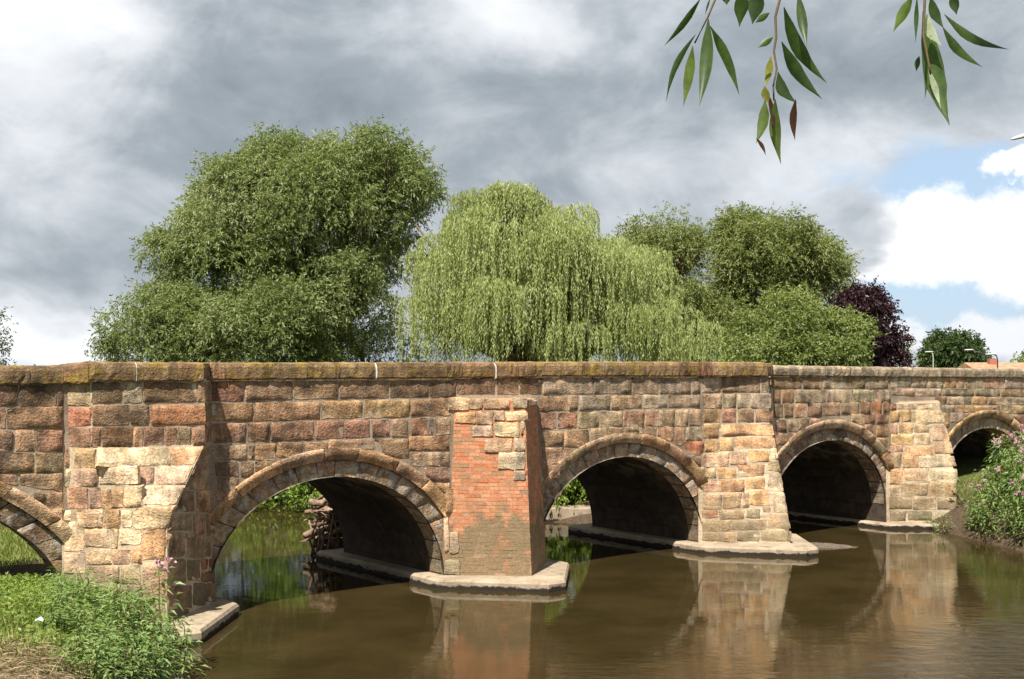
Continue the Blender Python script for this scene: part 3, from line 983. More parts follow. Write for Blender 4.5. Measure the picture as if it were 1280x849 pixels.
# third pier
row(p3, flatl(471), flatl(491), [878, 901, 'C', 902, 950.5, 'g', 951.5, 964, 'g'])
row(p3, flatl(492), flatl(510.5), [878, 902, 'c', 903.5, 920, 'g', 921, 937, 'g', 938, 964, 'g'])
row(p3, flatl(511.5), flatl(528), [879, 899.5, 'o', 902, 920.5, 'r', 922, 942.5, 'b', 944, 966, 'b'])
rects(p3, [879, 530, 899.5, 548, 'o', 901, 529, 967, 545, 'o', 880, 549, 898, 565, 'o', 899, 547, 918, 564, 'o', 919, 546, 971, 561, 'o',
           877.5, 566, 910.5, 583, 't', 911.5, 566, 933, 582, 't', 934, 562, 961, 577, 'o', 962.5, 561, 976, 574, 'c',
           877.5, 585, 895, 598, 't', 896, 584, 920.5, 598, 'o', 922, 580, 955.5, 595, 'o', 960, 576, 981, 590, 't',
           877.5, 600, 896, 615, 'p', 897.5, 599, 930.5, 614.5, 'o', 931.5, 597, 956, 611.5, 'o', 960, 592, 984, 614, 'g',
           877.5, 617, 902.5, 636, 't', 904, 616, 926.5, 635, 't', 928, 616, 936.5, 634, 'p', 937.5, 613, 961, 632, 'o', 953, 633, 963, 641, 'p', 966, 615, 987, 640, 'g',
           877.5, 638, 897.5, 648, 'R', 899, 637, 931, 649, 't', 932.5, 636, 950.5, 648, 'g', 877.5, 650, 913, 664, 't', 914, 650, 958, 662, 't', 960, 642, 988, 661, 't',
           877.5, 665, 920, 677, 't', 921, 664, 950, 677, 'g', 951, 663, 988, 677, 't'], clip=lambda y: 965 + max(0, y - 528) * 0.176, proud=0.013, rough=0.009, age=0.3, lum=1.22)
# wall over the third river arch
row(SW, flatl(471), flatl(486), [964, 1002, 'L', 1003, 1027.5, 'L', 1028.5, 1054, 'g', 1055, 1081, 'L', 1082, 1110, 'g'])
row(SW, (970, 487, 1112, 487), (970, 504, 1112, 502), [966, 976, 'b', 977, 992.5, 'o', 993.5, 1032, 'g', 1033, 1065, 'g', 1066, 1092, 'g', 1093, 1113, 'g'], rough=0.010, age=0.6, lum=1.1)
row(SW, (970, 505, 1112, 501), (970, 523, 1112, 516), [967, 979, 'k', 980, 992, 'b', 993, 1008, 'o', 1009, 1027, 'p', 1028, 1050, 'p', 1051, 1074, 'b', 1075, 1088, 'r', 1089, 1102, 'R', 1103, 1113, 'r'], rough=0.009, age=0.6, lum=1.1)
rects(SW, [968, 524, 983, 540, 'b', 984, 524, 996.5, 540, 't', 997.5, 523, 1012, 538, 't', 1012, 523, 1026, 531, 'p', 1064, 517, 1080, 531, 't', 1081, 517, 1094, 530, 'r', 1095, 517, 1111, 530, 'r',
           969, 541, 986, 557, 'b', 987, 541, 999, 550, 'p', 1081, 531, 1094, 544, 'r', 1095, 531, 1111, 546, 'o', 1094, 547, 1110, 562, 'o', 1099, 563, 1112, 575, 'p'], rough=0.009, age=0.6, lum=1.1)
# fourth pier
rects(p4, [1113, 505, 1121, 513, 'r', 1122, 505, 1146, 512, 'g', 1147, 505, 1166, 512, 'c',
           1112, 514, 1125, 528, 'o', 1126, 513, 1139, 528, 'o', 1140, 513, 1176, 530, 't', 1112, 529, 1121.5, 543, 'p', 1122.5, 529, 1142, 541.5, 'o', 1143, 531, 1162, 541, 't',
           1113, 543, 1142, 556, 'o', 1143, 542, 1163.5, 556, 't', 1164.5, 532, 1188, 551, 't', 1112, 557, 1129, 565, 'p', 1130, 557, 1167, 569, 'o', 1168.5, 552, 1192, 568, 't',
           1112, 566, 1127, 585, 't', 1128, 570, 1149, 585, 'o', 1150, 570, 1166, 585, 'g', 1167, 569, 1195, 584, 'g', 1112, 586, 1129.5, 606, 'o', 1131, 586, 1158, 602, 'p', 1159, 585, 1196, 602, 'g',
           1112, 607, 1124, 620, 't', 1125, 603, 1160, 620, 't', 1161, 603, 1196, 620, 't', 1112, 621, 1140, 637, 't', 1141, 621, 1170, 637, 't', 1171, 621, 1196, 637, 'g', 1112, 638, 1133, 651, 'g', 1134, 638, 1165, 651, 'g'],
      clip=lambda y: 1174 + min(22, max(0, y - 500) * 0.27), proud=0.013, rough=0.009, age=0.3, lum=1.22)
# wall over the bank arch on the right
row(SW, (1112, 470, 1280, 474), (1112, 484, 1280, 486), [1111, 1138.5, 'g', 1139.5, 1158, 'g', 1159, 1179, 'g', 1180, 1195, 'o', 1196, 1205.5, 'p', 1206.5, 1229, 'g', 1230, 1254, 'p', 1255, 1285, 'g'], age=0.6, lum=1.1)
row(SW, (1112, 485, 1280, 487), (1112, 494, 1280, 496), [1114, 1143, 'g', 1144, 1176, 'g', 1177, 1217.5, 'g', 1218.5, 1250, 'g', 1251, 1284, 'p'], age=0.6, lum=1.1)
row(SW, (1170, 495, 1280, 497), (1170, 505, 1280, 506), [1168, 1183, 'r', 1184, 1204, 'g', 1205, 1214, 'g', 1215, 1234, 'o', 1235, 1257, 't', 1258, 1284, 'g'], age=0.6, lum=1.1)
row(SW, (1170, 506, 1280, 507), (1170, 515, 1280, 517), [1177, 1193, 'g', 1194, 1239, 'o', 1240, 1250, 'c', 1251, 1284, 't'], age=0.6, lum=1.1)
rects(SW, [1178, 516, 1187, 534, 'b', 1188, 516, 1205, 528, 'g', 1206, 516, 1222, 522, 'p', 1247, 517, 1263, 524, 'b', 1264, 518, 1284, 534, 'r', 1184, 536, 1194, 548, 'b'], age=0.6, lum=1.1)

# ---- courses the photograph does not show (flanks, ends): coursed rubble in the same stone
def fill(parent, quad, rh, keys, length=(0.3, 0.8), name='stone', proud=0.013):
    """random courses over a flat four-cornered face (TL, TR, BR, BL in space)"""
    tl, tr, br_, bl = [Vector(p) for p in quad]
    n0 = (bl - tl).cross(tr - tl).normalized()
    ht = (tl - bl).length
    nr = max(1, int(ht / rh))
    for r_ in range(nr):
        v0, v1 = r_ / nr, (r_ + 1) / nr
        wid = (tl.lerp(bl, v0) - tr.lerp(br_, v0)).length
        u = 0
        while u < 1 - 1e-4:
            du = rng.uniform(*length) / wid
            u1 = 1 if u + du > 1 - 0.2 / wid else u + du
            gu, gv_ = 0.012 / wid, 0.012 / ht
            a0, a1, b0, b1 = u + gu, u1 - gu, v0 + gv_, v1 - gv_

            def surf(uu, vv, a0=a0, a1=a1, b0=b0, b1=b1):
                x = a0 + (a1 - a0) * uu; y = b0 + (b1 - b0) * vv
                return tl.lerp(tr, x).lerp(bl.lerp(br_, x), y), n0
            block(name, surf, n0, COL[rng.choice(keys)], parent, M['stone'], ((a1 - a0) * wid, (b1 - b0) * ht), proud, 0.010)
            u = u1


def face(p0, p1, z0, z1, p0b=None, p1b=None):
    """quad between two plan points: top edge p0-p1 at z1, bottom p0b-p1b at z0, seen from outside with p0 on the left"""
    p0b = p0b or p0; p1b = p1b or p1
    return [SD(*p0, z1), SD(*p1, z1), SD(*p1b, z0), SD(*p0b, z0)]


fill(p3, face((s3 + .24, .43), (8.45, -.1), 0.25, ZB3, (s3, 1.32), (8.68, -.1)), 0.36, 'ttogb', proud=0.012)
fill(p3, face((s3 + .24, .41), (8.45, -.1), ZB3 + .03, TOPZ, (s3 + .24, .43), (8.45, -.1)), 0.33, 'gbk', proud=0.012)
fill(p4, face((s4 + .02, .54), (16.2, -.1), 1.3, 3.5, (s4, 1.10), (16.4, -.1)), 0.36, 'ttgo', proud=0.012)
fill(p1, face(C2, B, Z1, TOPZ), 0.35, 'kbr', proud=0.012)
fill(SW, face((-23, 0), (-18.6, 0), 0.3, 4.1), 0.36, 'rbtko')
fill(SW, face((-16.5, 0), (-10.9, 0), 3.42, 4.1), 0.34, 'rbko')
fill(SW, face((21.0, 0), (27, 0), 3.15, 4.1), 0.32, 'gtbp')
fill(SW, face((21.9, 0), (27, 0), 1.2, 3.1), 0.34, 'gtbp')

# ---- bricks of the brick pier: laid courses, joined (too small to pick out one by one)
def brick_face(quad, pitch=0.076, blen=0.222, z_skip=None):
    tl, tr, br_, bl = [Vector(p) for p in quad]
    n0 = (bl - tl).cross(tr - tl).normalized()
    ht = (tl - bl).length
    nr = int(ht / pitch)
    Q, rn = [], []
    for r_ in range(nr):
        v0, v1 = (r_ + 0.045) / nr, (r_ + 0.955) / nr
        wid = (tl.lerp(bl, v0) - tr.lerp(br_, v0)).length
        x = -blen * (0.5 if r_ % 2 else 0.0) - rng.random() * 0.03
        head = (r_ % 3 == 2)
        while x < wid:
            bl_ = (blen * 0.5 if rng.random() < 0.35 else blen) * rng.uniform(0.85, 1.1)
            a, b = max(0, x + 0.0035), min(wid, x + bl_ - 0.0035)
            x += bl_
            if b - a < 0.03: continue
            if rng.random() < 0.006: continue
            ua, ub = a / wid, b / wid
            pr = rng.uniform(0.001, 0.005) + (0.006 if rng.random() < 0.06 else 0)
            c = [tl.lerp(tr, ua).lerp(bl.lerp(br_, ua), v0), tl.lerp(tr, ub).lerp(bl.lerp(br_, ub), v0), tl.lerp(tr, ub).lerp(bl.lerp(br_, ub), v1), tl.lerp(tr, ua).lerp(bl.lerp(br_, ua), v1)]
            fr = [p + n0 * (pr + rng.uniform(-0.003, 0.003)) for p in c]
            bk = [p - n0 * 0.02 for p in c]
            r1 = rng.random()
            for q in ([fr[0], fr[3], fr[2], fr[1]], [fr[0], fr[1], bk[1], bk[0]], [fr[1], fr[2], bk[2], bk[1]], [fr[2], fr[3], bk[3], bk[2]], [fr[3], fr[0], bk[0], bk[3]]):
                Q.append([tuple(p) for p in q]); rn.append(r1)
    return Q, rn


q1, r1 = brick_face(face((-1.62, -0.1), (-0.40, 0.93), 0.1, TOP2 - 0.03, (-1.77, -0.1), (-0.36, 1.13)))
q2, r2 = brick_face(face((-0.40, 0.93), (0.79, -0.1), 0.1, TOP2 - 0.03, (-0.36, 1.13), (1.05, -0.1)))
c2 = WLOC[p2.name]
me = quads_mesh('brickwork', np.array(q1 + q2), np.array(r1 + r2), M['brick'], loc=tuple(c2))
link(bpy.data.objects.new('brickwork', me), c2, p2, kind='stuff')

# ---- arch rings: recessed voussoirs under a chamfered hood
def ring_stones(k, n_v, n_h):
    par = barrels[k]
    c, a = ARCH[k]

    def wedge(name, lo, hi, t0, t1, d, mat, col, chamfer, depth):
        # surface patch: u along the curve, v from outer edge (0) to inner edge (1)
        def surf(u, v):
            th = t0 + (t1 - t0) * u
            so, zo = curve(k, hi, th); si, zi = curve(k, lo, th)
            P = SD(so + (si - so) * v, d - (0.07 * max(0, (v - 0.45) / 0.55) if chamfer else 0), zo + (zi - zo) * v)
            return P, NRM
        pa, _ = surf(0, 0.5); pb, _ = surf(1, 0.5); pc, _ = surf(0.5, 0); pd, _ = surf(0.5, 1)
        block(name, surf, NRM, col, par, mat, ((pa - pb).length, (pc - pd).length), 0.02, 0.008, depth, 0.012, 0.005, 0.2, 0.5 if chamfer else 1.0, 1.2 if chamfer else 1.0)
    for n, name, lo, hi, d, mat, keys, ch, dep in ((n_v, 'voussoir', INN, MID, -0.13, M['stone_lime'], 'btbgbt', False, 0.4), (n_h, 'hood_stone', MID, OUT, 0.008, M['stone'], 'tobot', True, 0.26)):
        cuts = [0.0]
        for i in range(n):
            cuts.append(cuts[-1] + rng.uniform(0.8, 1.2))
        cuts = [x / cuts[-1] * math.pi for x in cuts]
        for i in range(n):
            g = 0.006
            t0, t1 = cuts[i] + g / 2.5, cuts[i + 1] - g / 2.5
            if dep == 0.26 and (t0 < 0.12 or t1 > math.pi - 0.12): continue
            wedge(name, lo, hi, t0, t1, d, mat, COL[rng.choice(keys)], ch, dep)


for k, (nv_, nh_) in enumerate(((25, 15), (19, 11), (19, 11), (17, 13), (15, 11))):
    ring_stones(k, nv_, nh_)

# ---- coping stones
def coping(parent, pts, key, d_front=0.07, back=-0.5, mat=None):
    """pts: [(s, d_base, ztop, zbot), (...)] both ends of one coping stone following its wall line"""
    V, Fc = [], []
    n = 8
    for i in range(n + 1):
        t = i / n
        s = pts[0][0] * (1 - t) + pts[1][0] * t
        db = pts[0][1] * (1 - t) + pts[1][1] * t
        zt = pts[0][2] * (1 - t) + pts[1][2] * t
        zb = pts[0][3] * (1 - t) + pts[1][3] * t
        h = zt - zb
        e = 0.005 if i in (0, n) else 0.0
        j = rng.uniform(-0.011, 0.011)
        sec = [(back - db, zb), (d_front - 0.02, zb + rng.uniform(-.012, .012)), (d_front + rng.uniform(-.012, .006), zb + 0.03 + rng.uniform(-.012, .012)), (d_front + j, zb + h * 0.45), (d_front - 0.006 + j, zb + h * 0.74), (d_front - 0.035, zt - 0.02), (d_front - 0.08, zt), (back / 2 - 0.1, zt + 0.01 + j), (back + 0.06 - db, zt - 0.02), (back - db, zb + h * 0.6)]
        for dd, zz in sec:
            V.append(SD(s + 0.0, db + dd - (e if dd > 0 else 0), zz - (e if zz > zb + h * 0.5 else 0)))
    m_ = 10
    for i in range(n):
        for k in range(m_):
            k2 = (k + 1) % m_
            Fc.append((i * m_ + k, (i + 1) * m_ + k, (i + 1) * m_ + k2, i * m_ + k2))
    Fc.append(tuple(range(m_))); Fc.append(tuple(n * m_ + k for k in range(m_ - 1, -1, -1)))
    c = sum(V, Vector()) / len(V)
    o = mesh_obj('coping_stone', V, Fc, mat or M['stone_lichen'], c, parent, smooth=True)
    for poly in o.data.polygons: poly.use_smooth = False
    h = rng.uniform(0.86, 1.15)
    o.color = tuple(x * h * 1.2 for x in COL[key]) + (0.7,)
    return o


def cope_px(spec, yt, yb, parent=SW, d=0.0, mat=None, dd=None, name=None):
    """spec [x0, x1, key, ...]; yt, yb = photo rows of coping top and bottom (lines); d = base plane of the wall there"""
    for i in range(0, len(spec), 3):
        x0, x1, key = spec[i:i + 3]
        ends = []
        for x, g in ((x0, 0.35), (x1, -0.35)):
            at = lambda l: l[1] + (l[3] - l[1]) * (x - l[0]) / (l[2] - l[0])
            db = d if dd is None else dd(x)
            s, zt = px_sz(x + g, at(yt), db + 0.03)
            _, zb = px_sz(x + g, at(yb), db + 0.07)
            ends.append((s, db, zt, zb))
        o = coping(parent, ends, key, mat=mat, d_front=0.07 if name is None else 0.062)
        if name: o.name = name; o.data.name = name


cope_px([-60, -8, 'l', -8, 37, 'l', 37, 79, 'L'], (0, 458, 79, 457), flatl(481))
cope_px([79, 110, 'b'], (79, 457, 110, 453), flatl(479), p1, dd=lambda x: 0.02 + 0.33 * (x - 79) / 31)
cope_px([110, 169.5, 'l', 171, 221, 'L', 221, 254, 'b'], (110, 452.5, 254, 453.5), flatl(477), p1, d=0.35)
cope_px([254, 262, 'b'], flatl(453.5), flatl(476), p1, dd=lambda x: 0.30 - 0.28 * (x - 254) / 8)
cope_px([262, 282, 'b', 282, 335, 'l', 335, 383, 'L', 383, 418, 'L', 418, 424, 'l', 424, 469, 'L', 471, 558, 'l', 558, 577, 'k', 577, 618, 'b', 620, 647, 'b', 647, 670, 'l'], (258, 453.5, 670, 453), (258, 475.5, 670, 471.5))
cope_px([670, 700, 'L', 700, 730, 'L', 730, 755, 'l', 755, 780, 'L', 780, 807, 'L', 807, 830, 'L', 830, 848, 'l', 848, 876, 'k'], flatl(452.5), (670, 470.5, 876, 470.5))
D3 = lambda x: 0.02 + 0.40 * min(1, max(0, (x - 876) / 86))
cope_px([876, 889, 'r', 889.5, 915, 'L', 915, 934, 'l', 934, 958, 'L'], flatl(453), flatl(470.5), p3, dd=D3)
cope_px([958, 966, 'b'], flatl(454), flatl(470), p3, dd=lambda x: 0.42 - 0.4 * (x - 958) / 8)
cope_px([966, 997, 'g', 997, 1026, 'g', 1026, 1039, 'g', 1039, 1064, 'g', 1064, 1092, 'g', 1092, 1120, 'g', 1120, 1152, 'g', 1152, 1174, 'g', 1174, 1192, 'g', 1192, 1206, 'g', 1206, 1228, 'g', 1228, 1243, 'g', 1243, 1263, 'g', 1263, 1282, 'g', 1282, 1310, 'g', 1310, 1340, 'g'], (966, 457, 1280, 461.5), (966, 470, 1280, 472.5), mat=M['stone'])
# fresh white mortar in three coping joints
cope_px([169.3, 171.2, 'C'], flatl(453.5), flatl(477), p1, d=0.35, mat=M['white_mortar'], name='mortar_joint')
cope_px([468.8, 471.2, 'C', 617.8, 620.2, 'C'], flatl(454), flatl(474), mat=M['white_mortar'], name='mortar_joint')
# far parapet coping
for i in range(16):
    sa, sb = -14 + i * 2.4, -14 + i * 2.4 + 2.39
    V = [SD(s_, d_, z_) for s_ in (sa, sb) for d_, z_ in ((-WID - 0.07, 4.17), (-WID - 0.07, 4.38), (-WID + 0.03, 4.46), (-WID + 0.4, 4.46), (-WID + 0.49, 4.38), (-WID + 0.49, 4.17))]
    Fc = [(k, (k + 1) % 6, 6 + (k + 1) % 6, 6 + k) for k in range(6)] + [(5, 4, 3, 2, 1, 0), (6, 7, 8, 9, 10, 11)]
    o = mesh_obj('coping_stone', V, Fc, M['stone_lichen'], SD(sa + 1.2, -WID + 0.2, 4.17), far_wall)
    o.color = COL['l'] + (1,)

# ------------------------------------------------------------------ vegetation
def unit(v):
    return v / np.maximum(np.linalg.norm(v, axis=-1, keepdims=True), 1e-9)


def leaf_quads(base, direc, length, width, rs, flat_=0.0):
    """diamond leaves: base point, direction, length and width arrays"""
    n = len(base)
    direc = unit(direc)
    side = unit(np.cross(direc, unit(rs.randn(n, 3) + np.array([0, 0, flat_]))))
    mid = base + direc * (length * 0.45)[:, None]
    tip = base + direc * length[:, None]
    tip = tip + np.array([0, 0, -1.0]) * (length * 0.12)[:, None]
    hw = (width * 0.5)[:, None]
    return np.stack([base, mid + side * hw, tip, mid - side * hw], 1)


def px_lobe(x, y, rx, ry, Y, dep=None, w_=1.0):
    """an ellipsoidal bough mass that stands at photo (x, y) with pixel radii rx, ry, Y metres away"""
    c = px_at(x, y, Y)
    a, b = rx / F * Y, ry / F * Y
    return (c.x, c.y, c.z, a, dep if dep else (a + b) / 2, b, w_)


def crown_quads(lobes, n_clump, clump_r, twigs, leaves, tw_len, l_len, l_wid, droop, seed, z_min=0.6, fill_=0.25, up=0.25, boughs=0, bough_r=1.2):
    rs = np.random.RandomState(seed)
    lb = np.array(lobes)
    area = (lb[:, 3] * lb[:, 5] + lb[:, 3] * lb[:, 4] + lb[:, 4] * lb[:, 5]) * lb[:, 6]
    pick = rs.choice(len(lb), n_clump, p=area / area.sum())
    dirs = unit(rs.randn(n_clump, 3))
    rad = np.where(rs.rand(n_clump) < fill_, rs.uniform(0.35, 0.85, n_clump), rs.uniform(0.82, 1.02, n_clump))
    cen = lb[pick, :3] + dirs * lb[pick, 3:6] * rad[:, None]
    tone_b = None
    if boughs:
        nb = boughs
        bp = rs.choice(len(lb), nb * 3, p=area / area.sum())
        bd = unit(rs.randn(nb * 3, 3) * np.array([1, 1, .9]) + np.array([0, -.15, .15]))
        bc = lb[bp, :3] + bd * np.maximum(lb[bp, 3:6] - bough_r * 0.55, 0.15 * lb[bp, 3:6])
        kb = np.ones(len(bc), bool)
        for l in lb:
            kb &= np.linalg.norm((bc - l[:3]) / np.maximum(l[3:6] - bough_r * 0.55, 0.1), axis=1) > 0.62
        bc, bd = bc[kb][:nb], bd[kb][:nb]
        br_ = bough_r * rs.uniform(0.55, 1.3, len(bc))
        nout = int(n_clump * (1 - fill_))
        bi = rs.choice(len(bc), nout, p=br_ ** 2 / (br_ ** 2).sum())
        cd = unit(rs.randn(nout, 3) + bd[bi] * 0.9 + np.array([0, 0, 0.35]))
        c_out = bc[bi] + cd * (br_[bi] * rs.uniform(0.72, 1.02, nout))[:, None] * np.array([1, 1, .78])
        cen = np.concatenate([c_out, cen[:n_clump - nout]])
        dirs = np.concatenate([cd, dirs[:n_clump - nout]])
        tb_ = np.clip(0.5 + rs.randn(len(bc)) * 0.25, 0, 1)
        tone_b = np.concatenate([tb_[bi], np.full(n_clump - nout, 0.3)])
    # drop clumps deep inside another lobe
    keep = np.ones(n_clump, bool)
    for l in lb:
        q = (cen - l[:3]) / l[3:6]
        keep &= (np.linalg.norm(q, axis=1) > 0.55) | (rs.rand(n_clump) < 0.25)
    if boughs: keep[:] = True
    cen, dirs = cen[keep], dirs[keep]
    cr = clump_r * rs.uniform(0.55, 1.35, len(cen))
    nt_ = len(cen) * twigs
    ci = np.repeat(np.arange(len(cen)), twigs)
    td = unit(rs.randn(nt_, 3) + dirs[ci] * 0.7 + np.array([0, 0, up]))
    tp = cen[ci] + td * (cr[ci] * rs.uniform(0.35, 1.0, nt_))[:, None] * np.array([1.0, 1.0, 0.8])
    tdir = unit(td * 0.8 + rs.randn(nt_, 3) * 0.5 + np.array([0, 0, -droop]))
    li = np.repeat(np.arange(nt_), leaves)
    n = len(li)
    t = rs.rand(n)
    tl = tw_len * rs.uniform(0.6, 1.3, nt_)
    pos = tp[li] + tdir[li] * (t * tl[li])[:, None] + np.array([0, 0, -1]) * (droop * 0.4 * t * t * tl[li])[:, None]
    ld = tdir[li] * 0.7 + rs.randn(n, 3) * 0.6 + np.array([0, 0, -0.25])
    ln = l_len * rs.uniform(0.65, 1.3, n)
    Q = leaf_quads(pos, ld, ln, l_wid * rs.uniform(0.7, 1.25, n), rs, 0.5)
    tone = np.clip((0.5 if tone_b is None else tone_b) + rs.randn(len(cen)) * 0.14, 0, 1)[ci][li] * 0.6 + rs.rand(n) * 0.4
    ok = Q[:, :, 2].min(1) > z_min
    return Q[ok], tone[ok], cen


def limbs(base, targets, r0, seed, bow=0.15):
    rr = random.Random(seed)
    parts = []
    base = Vector(base)
    for i, t in enumerate(targets):
        t = Vector(t)
        n = 6
        pts, rad = [], []
        off = Vector((rr.uniform(-1, 1), rr.uniform(-1, 1), 0)) * bow * (t - base).length
        start = base + Vector((rr.uniform(-.2, .2), rr.uniform(-.2, .2), 0))
        for k in range(n + 1):
            u = k / n
            p = start.lerp(t, u) + off * math.sin(u * math.pi) + Vector((0, 0, 1)) * (t - base).length * 0.08 * math.sin(u * math.pi)
            pts.append(p); rad.append(r0 * (1 - u) * rr.uniform(0.85, 1.1) * 0.55 + 0.025)
        parts.append(tube(pts, rad, 7))
    return merge(parts)


def tree(name, label, base, trunk_top, r0, lobes, leafmat, cat='tree', **kw):
    z = float(ground_h(base[0], base[1]))
    root = empty(name, (base[0], base[1], z), label, cat)
    loc = WLOC[root.name]
    Q, tone, cen = crown_quads(lobes, **kw)
    me = quads_mesh('crown', Q, tone, leafmat, loc=tuple(loc))
    link(bpy.data.objects.new('crown', me), loc, root)
    b = Vector((base[0], base[1], z - 0.3)); t = Vector(trunk_top)
    path = [b, b + Vector((0, 0, 0.6)), b.lerp(t, 0.4) + Vector((0.08, 0, 0)), b.lerp(t, 0.75), t]
    tv = tube(path, [r0 * 1.5, r0 * 1.1, r0, r0 * 0.85, r0 * 0.7], 10)
    rs = np.random.RandomState(kw.get('seed', 1) + 5)
    sel = cen[rs.choice(len(cen), min(22, len(cen)), replace=False)]
    v, f = merge([tv, limbs(t - Vector((0, 0, 0.3)), [Vector(c) for c in sel], r0, kw.get('seed', 1))])
    mesh_obj('trunk', v, f, M['bark'], loc, root, smooth=True)
    return root


# large willow left
Yb = 46.0
lob = [px_lobe(400, 277, 99.828, 84.6, Yb, 3.3), px_lobe(464.6, 250, 67.68, 55.836, Yb + 1, 2.6), px_lobe(333.5, 270, 77.832, 65.988, Yb, 2.8), px_lobe(290.75, 345, 77.832, 69.372, Yb - 1, 2.8),
       px_lobe(246.1, 315, 40.608, 37.224, Yb, 1.4), px_lobe(214.75, 420, 60.912, 55.836, Yb - 1.5, 2.2), px_lobe(324, 425, 93.06, 63.45, Yb - 2, 2.6), px_lobe(400, 365, 76.14, 76.14, Yb - 1, 3.0),
       px_lobe(506.4, 237, 33.84, 37.224, Yb + 1, 1.3), px_lobe(490.25, 305, 42.3, 50.76, Yb + 2, 1.6, 0.7), px_lobe(461.75, 445, 67.68, 42.3, Yb + 3, 2.0, 0.7), px_lobe(181.5, 435, 32.148, 30.456, Yb - 1, 1.2),
       px_lobe(438, 215, 67.68, 35.532, Yb, 2.0), px_lobe(357.25, 220, 50.76, 33.84, Yb, 1.6)]
tb = px_at(412, 450, Yb + 0.5)
tree('willow_tree', 'large bushy green willow with rounded crown, behind the left of the parapet', (tb.x, tb.y), (tb.x + 0.2, tb.y, 6.2), 0.42, lob, M['leaf_big'],
     n_clump=2150, clump_r=0.46, twigs=17, leaves=11, tw_len=0.55, l_len=0.15, l_wid=0.044, droop=0.35, seed=24, fill_=0.2, boughs=165, bough_r=1.05)
# trees right of the weeping willow
Yc = 60.0
lob = [px_lobe(955, 316, 52.7868, 43.1892, Yc, 2.4), px_lobe(930, 296, 31.992, 28.7928, Yc, 1.6), px_lobe(1000, 331, 33.5916, 38.3904, Yc, 1.7), px_lobe(950, 386, 52.7868, 52.7868, Yc, 2.4), px_lobe(1020, 356, 20.7948, 23.994, Yc, 1.0), px_lobe(900, 436, 47.988, 39.99, Yc, 2), px_lobe(985, 286, 22.3944, 19.1952, Yc, 1.0)]
lob += [px_lobe(890, 385, 44, 40, Yc, 1.8), px_lobe(1030, 345, 20, 22, Yc, 0.9)]
tb = px_at(955, 450, Yc)
tree('willow_tree', 'tall pale green willow rising behind the shrub and the purple tree', (tb.x, tb.y), (tb.x, tb.y, 6.5), 0.35, lob, M['leaf_right'],
     n_clump=820, clump_r=0.5, twigs=18, leaves=11, boughs=72, bough_r=1.0, tw_len=0.75, l_len=0.175, l_wid=0.05, droop=0.45, seed=31, fill_=0.15)
lob = [px_lobe(828, 294, 34.8128, 30.0656, 62, 1.8), px_lobe(805, 309, 23.736, 26.9008, 62, 1.4), px_lobe(850, 329, 28.4832, 31.648, 62, 1.6), px_lobe(840, 409, 47.472, 47.472, 62, 2.4)]
tb = px_at(832, 450, 62)
tree('willow_tree', 'small round willow top showing just behind the weeping willow', (tb.x, tb.y), (tb.x, tb.y, 6.5), 0.3, lob, M['leaf_right'],
     n_clump=300, clump_r=0.5, twigs=18, leaves=11, boughs=26, bough_r=0.95, tw_len=0.75, l_len=0.175, l_wid=0.05, droop=0.45, seed=33, fill_=0.15)
# shrub, purple tree
lob = [px_lobe(985, 427, 57.04, 44.16, 50, 1.9), px_lobe(940, 437, 42.32, 42.32, 50, 1.6), px_lobe(1035, 437, 38.64, 36.8, 50, 1.4), px_lobe(1005, 407, 36.8, 31.28, 50, 1.3), px_lobe(990, 477, 82.8, 42.32, 50, 2.0)]
tb = px_at(990, 470, 50)
tree('shrub', 'bright green rounded shrub in front of the tall pale willow', (tb.x, tb.y), (tb.x, tb.y, 3.4), 0.14, lob, M['leaf_shrub'], 'shrub',
     n_clump=460, clump_r=0.45, twigs=15, leaves=9, boughs=26, bough_r=0.95, tw_len=0.45, l_len=0.15, l_wid=0.06, droop=0.1, seed=35, fill_=0.15)
lob = [px_lobe(1085, 406, 29.92, 33.44, 54, 1.3), px_lobe(1102, 436, 22.88, 35.2, 54, 1.1), px_lobe(1062, 388, 15.84, 14.08, 54, 0.7), px_lobe(1082, 378, 10.56, 12.32, 54, 0.5), px_lobe(1095, 466, 31.68, 26.4, 54, 1.2)]
tb = px_at(1092, 470, 54)
tree('purple_leaved_tree', 'dark purple leaved tree between the green shrub and the open sky', (tb.x, tb.y), (tb.x, tb.y, 4.4), 0.14, lob, M['leaf_purple'],
     n_clump=230, clump_r=0.34, twigs=15, leaves=9, boughs=22, bough_r=0.6, tw_len=0.42, l_len=0.15, l_wid=0.08, droop=0.2, seed=37, fill_=0.2)
lob = [px_lobe(1120, 440, 14, 16, 56, 0.6), px_lobe(1112, 465, 20, 20, 56, 0.8)]
tb = px_at(1116, 470, 56)
tree('shrub', 'wispy green bush peeping out right of the purple tree', (tb.x, tb.y), (tb.x, tb.y, 4.0), 0.05, lob, M['leaf_shrub'], 'shrub',
     n_clump=40, clump_r=0.35, twigs=10, leaves=7, tw_len=0.4, l_len=0.14, l_wid=0.05, droop=0.1, seed=39)
lob = [px_lobe(1192, 442, 30, 22, 150, 3.0), px_lobe(1180, 452, 20, 16, 150, 2.2), px_lobe(1208, 450, 17, 16, 150, 2.2), px_lobe(1192, 462, 30, 14, 150, 2.6)]
tb = px_at(1192, 468, 150)
tree('round_tree', 'far dark green round tree by the houses at the right end', (tb.x, tb.y), (tb.x, tb.y, 5.0), 0.4, lob, M['leaf_dark'],
     n_clump=260, clump_r=0.9, twigs=14, leaves=8, tw_len=0.9, l_len=0.42, l_wid=0.2, droop=0.1, seed=41, fill_=0.15)
lob = [px_lobe(1284, 452, 16, 12, 140, 1.5), px_lobe(1300, 450, 22, 16, 140, 2)]
tb = px_at(1292, 468, 140)
